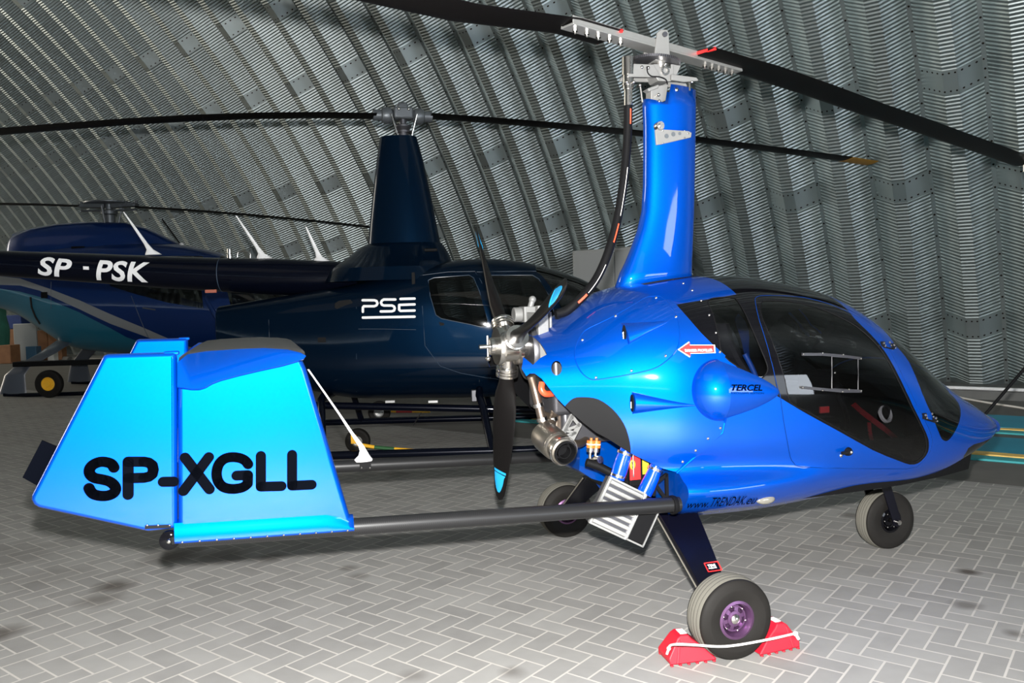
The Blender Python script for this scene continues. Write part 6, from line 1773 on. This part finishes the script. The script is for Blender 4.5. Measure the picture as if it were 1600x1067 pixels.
mb.lathe([(.10, -.02), (.12, -.02), (.12, .05), (.10, .05)], (E5.P(24, 380, 0).x, 0, E5.P(24, 380, 0).z), (-1, 0, 0), 20); mb.build('exhaust_outlet', M['blacktrim'], ecw)
# windscreen pillar, tie rod and rotor
mb = MB(); mb.tube([E5.P(320, 464, -.74), E5.P(338, 495, -.76), E5.P(352, 518, -.77)], .045, seg=10); mb.build('windscreen_pillar', M['royal'], ec)
def l5(pts, r, m, nm='panel_seam'):
    mb = MB(); mb.tube([skin_y(x, z, -1, bvh=eb5, off=.002) for x, z in xz(pts, **D5)], r, seg=6); return mb.build(nm, m, eb)
l5([(205, 462), (214, 485), (224, 510), (232, 527)], .006, M['gapn'], 'door_seam'); l5([(80, 440), (80, 480), (81, 515)], .005, M['gapn']); l5([(48, 464), (50, 480), (56, 495), (63, 506)], .02, M['blacktrim'], 'drain_scoop')
l5([(223, 481), (243, 484)], .012, M['gunm'], 'door_handle')
p = on(70, 461, **{**D5}); mb = MB(); mb.box((p.x, p.y - .01, p.z), (.11, .03, .11)); mb.build('fuel_cap', M['blacktrim'], eb)
hub5 = E5.P(170, 321, 0); rot5 = bpy.data.objects.new('main_rotor', None); C.objects.link(rot5); rot5.parent = ec
c5 = Vector((hub5.x, 0, hub5.z))
mb = MB(); mb.lathe([(.10, -.50), (.10, -.18), (.14, -.16), (.14, -.10), (.07, -.08), (.07, .05), (0, .05)], c5, (0, 0, 1), 20)
for k in range(3): a = k * 2 * PI / 3 + .4; mb.tube([c5 + Vector((.13 * math.cos(a), .13 * math.sin(a), -.4)), c5 + Vector((.22 * math.cos(a), .22 * math.sin(a), -.02))], .018, seg=8)
mb.build('rotor_shaft', M['gunm'], rot5)
mb = MB(); mb.lathe([(0, .09), (.28, .08), (.42, .05), (.42, .03), (.0, .02)], c5, (0, 0, 1), 30); mb.build('vibration_damper', M['gunm'], rot5)
for pixs, ext, ph in (([(128, 322), (60, 319.5), (0, 318.5)], -4.95, math.radians(181)), ([(214, 323.5), (300, 328.5), (400, 336.5), (500, 346), (577, 354.5)], 0, math.radians(2))):
    d = Vector((math.cos(ph), math.sin(ph), 0)); sd = Vector((-math.sin(ph), math.cos(ph), 0))
    if pixs:
        ln = [E5.vp(px, py, c5, ph) for px, py in pixs]
        if ext: ln.append((5.0, ln[-1][1] - .1))
    else: ln = [(.5, c5.z), (2.5, c5.z - .1), (4.9, c5.z - .3)]
    mb = MB(); mb.loft([[c5 + d * r + sd * (.13 * math.cos(2 * PI * k / 12)) + Vector((0, 0, z - c5.z + .018 * math.sin(2 * PI * k / 12))) for k in range(12)] for r, z in ln]); mb.build('rotor_blade', M['rotor'], rot5)
    mb = MB(); mb.beam(c5 + d * .06, c5 + d * .52, .16, .10, w2=.20, h2=.06); mb.box(c5 + d * .50 + Vector((0, 0, .05)), (.05, .05, .06)); mb.box(c5 + d * .25 + Vector((0, 0, -.09)), (.5, .10, .03), Matrix.Rotation(ph, 3, 'Z')); mb.build('blade_sleeve', M['gunm'], rot5, bevel=.01)
mb = MB(); a, b = E5.P(253, 342, 0), E5.P(283, 383, 0); mb.tube([a, b], .012, seg=8); mb.build('roof_aerial', M['blacktrim'], ec)
mb = MB(); q = E5.P(284, 383, 0); mb.sphere(q, .05); mb.build('aerial_base', M['white'], ec)
# landing gear: faired legs, skids, ground wheel
for s in (-1, 1):
    for xt in (E5.P(98, 540, -.5).x, E5.P(98, 540, -.5).x + 1.9):
        z0 = E5.P(98, 540, -.5).z + .1
        mb = MB(); mb.loft([[(x + .16 * math.cos(2 * PI * k / 16) * w_, s * y + .03 * math.sin(2 * PI * k / 16), z) for k in range(16)] for x, y, z, w_ in ((xt, .35, z0, 1.1), (xt - .15, .75, z0 - .22, 1.0), (xt - .45, 1.0, .52, .9), (xt - .55, 1.06, .38, 1.1), (xt - .58, 1.10, .06, 1.5))]); mb.build('skid_leg', mat('grey_leg', (.06, .07, .09), .35, coat=.5) if 'grey_leg' not in bpy.data.materials else bpy.data.materials['grey_leg'], ec)
    q = E5.P(6, 610, -1.1); mb = MB(); mb.tube([(q.x, s * 1.1, .05), (q.x + .4, s * 1.1, .035), (q.x + 3.6, s * 1.1, .035), (q.x + 4.0, s * 1.1, .2)], .035, seg=10); mb.build('skid_tube', M['boomnavy'], ec)
a, b = E5.P(25, 569, -1.16), E5.P(165, 569, -1.16); mb = MB(); mb.box(((a.x + b.x) / 2 + .3, -1.16, a.z), (b.x - a.x + .6, .22, .085)); mb.build('entry_step', M['blacktrim'], ec, bevel=.01)
q = E5.P(77, 596, -1.32); t = wheel_empty('ground_wheel', (q.x, -1.32, .235), (0, 0, 0), ec)
small_wheel(t, .235, .12, M['yellow'], .115)
# black pole leaning on the right behind the nose
a, b = at_depth(1543, 643, 6.0), at_depth(1604, 572, 6.0)
dq = (a - b).normalized(); tt = a.z / -dq.z if dq.z < 0 else 0; foot = a + dq * max(0, (a.z - .02) / -dq.z); topq = b - dq * .8
mb = MB(); mb.tube([foot, topq], .011, seg=12); o = mb.build('pole', M['blacktrim']); setp(o, 'black sloping pole at the right edge, beyond the nose of the blue aircraft', 'pole')
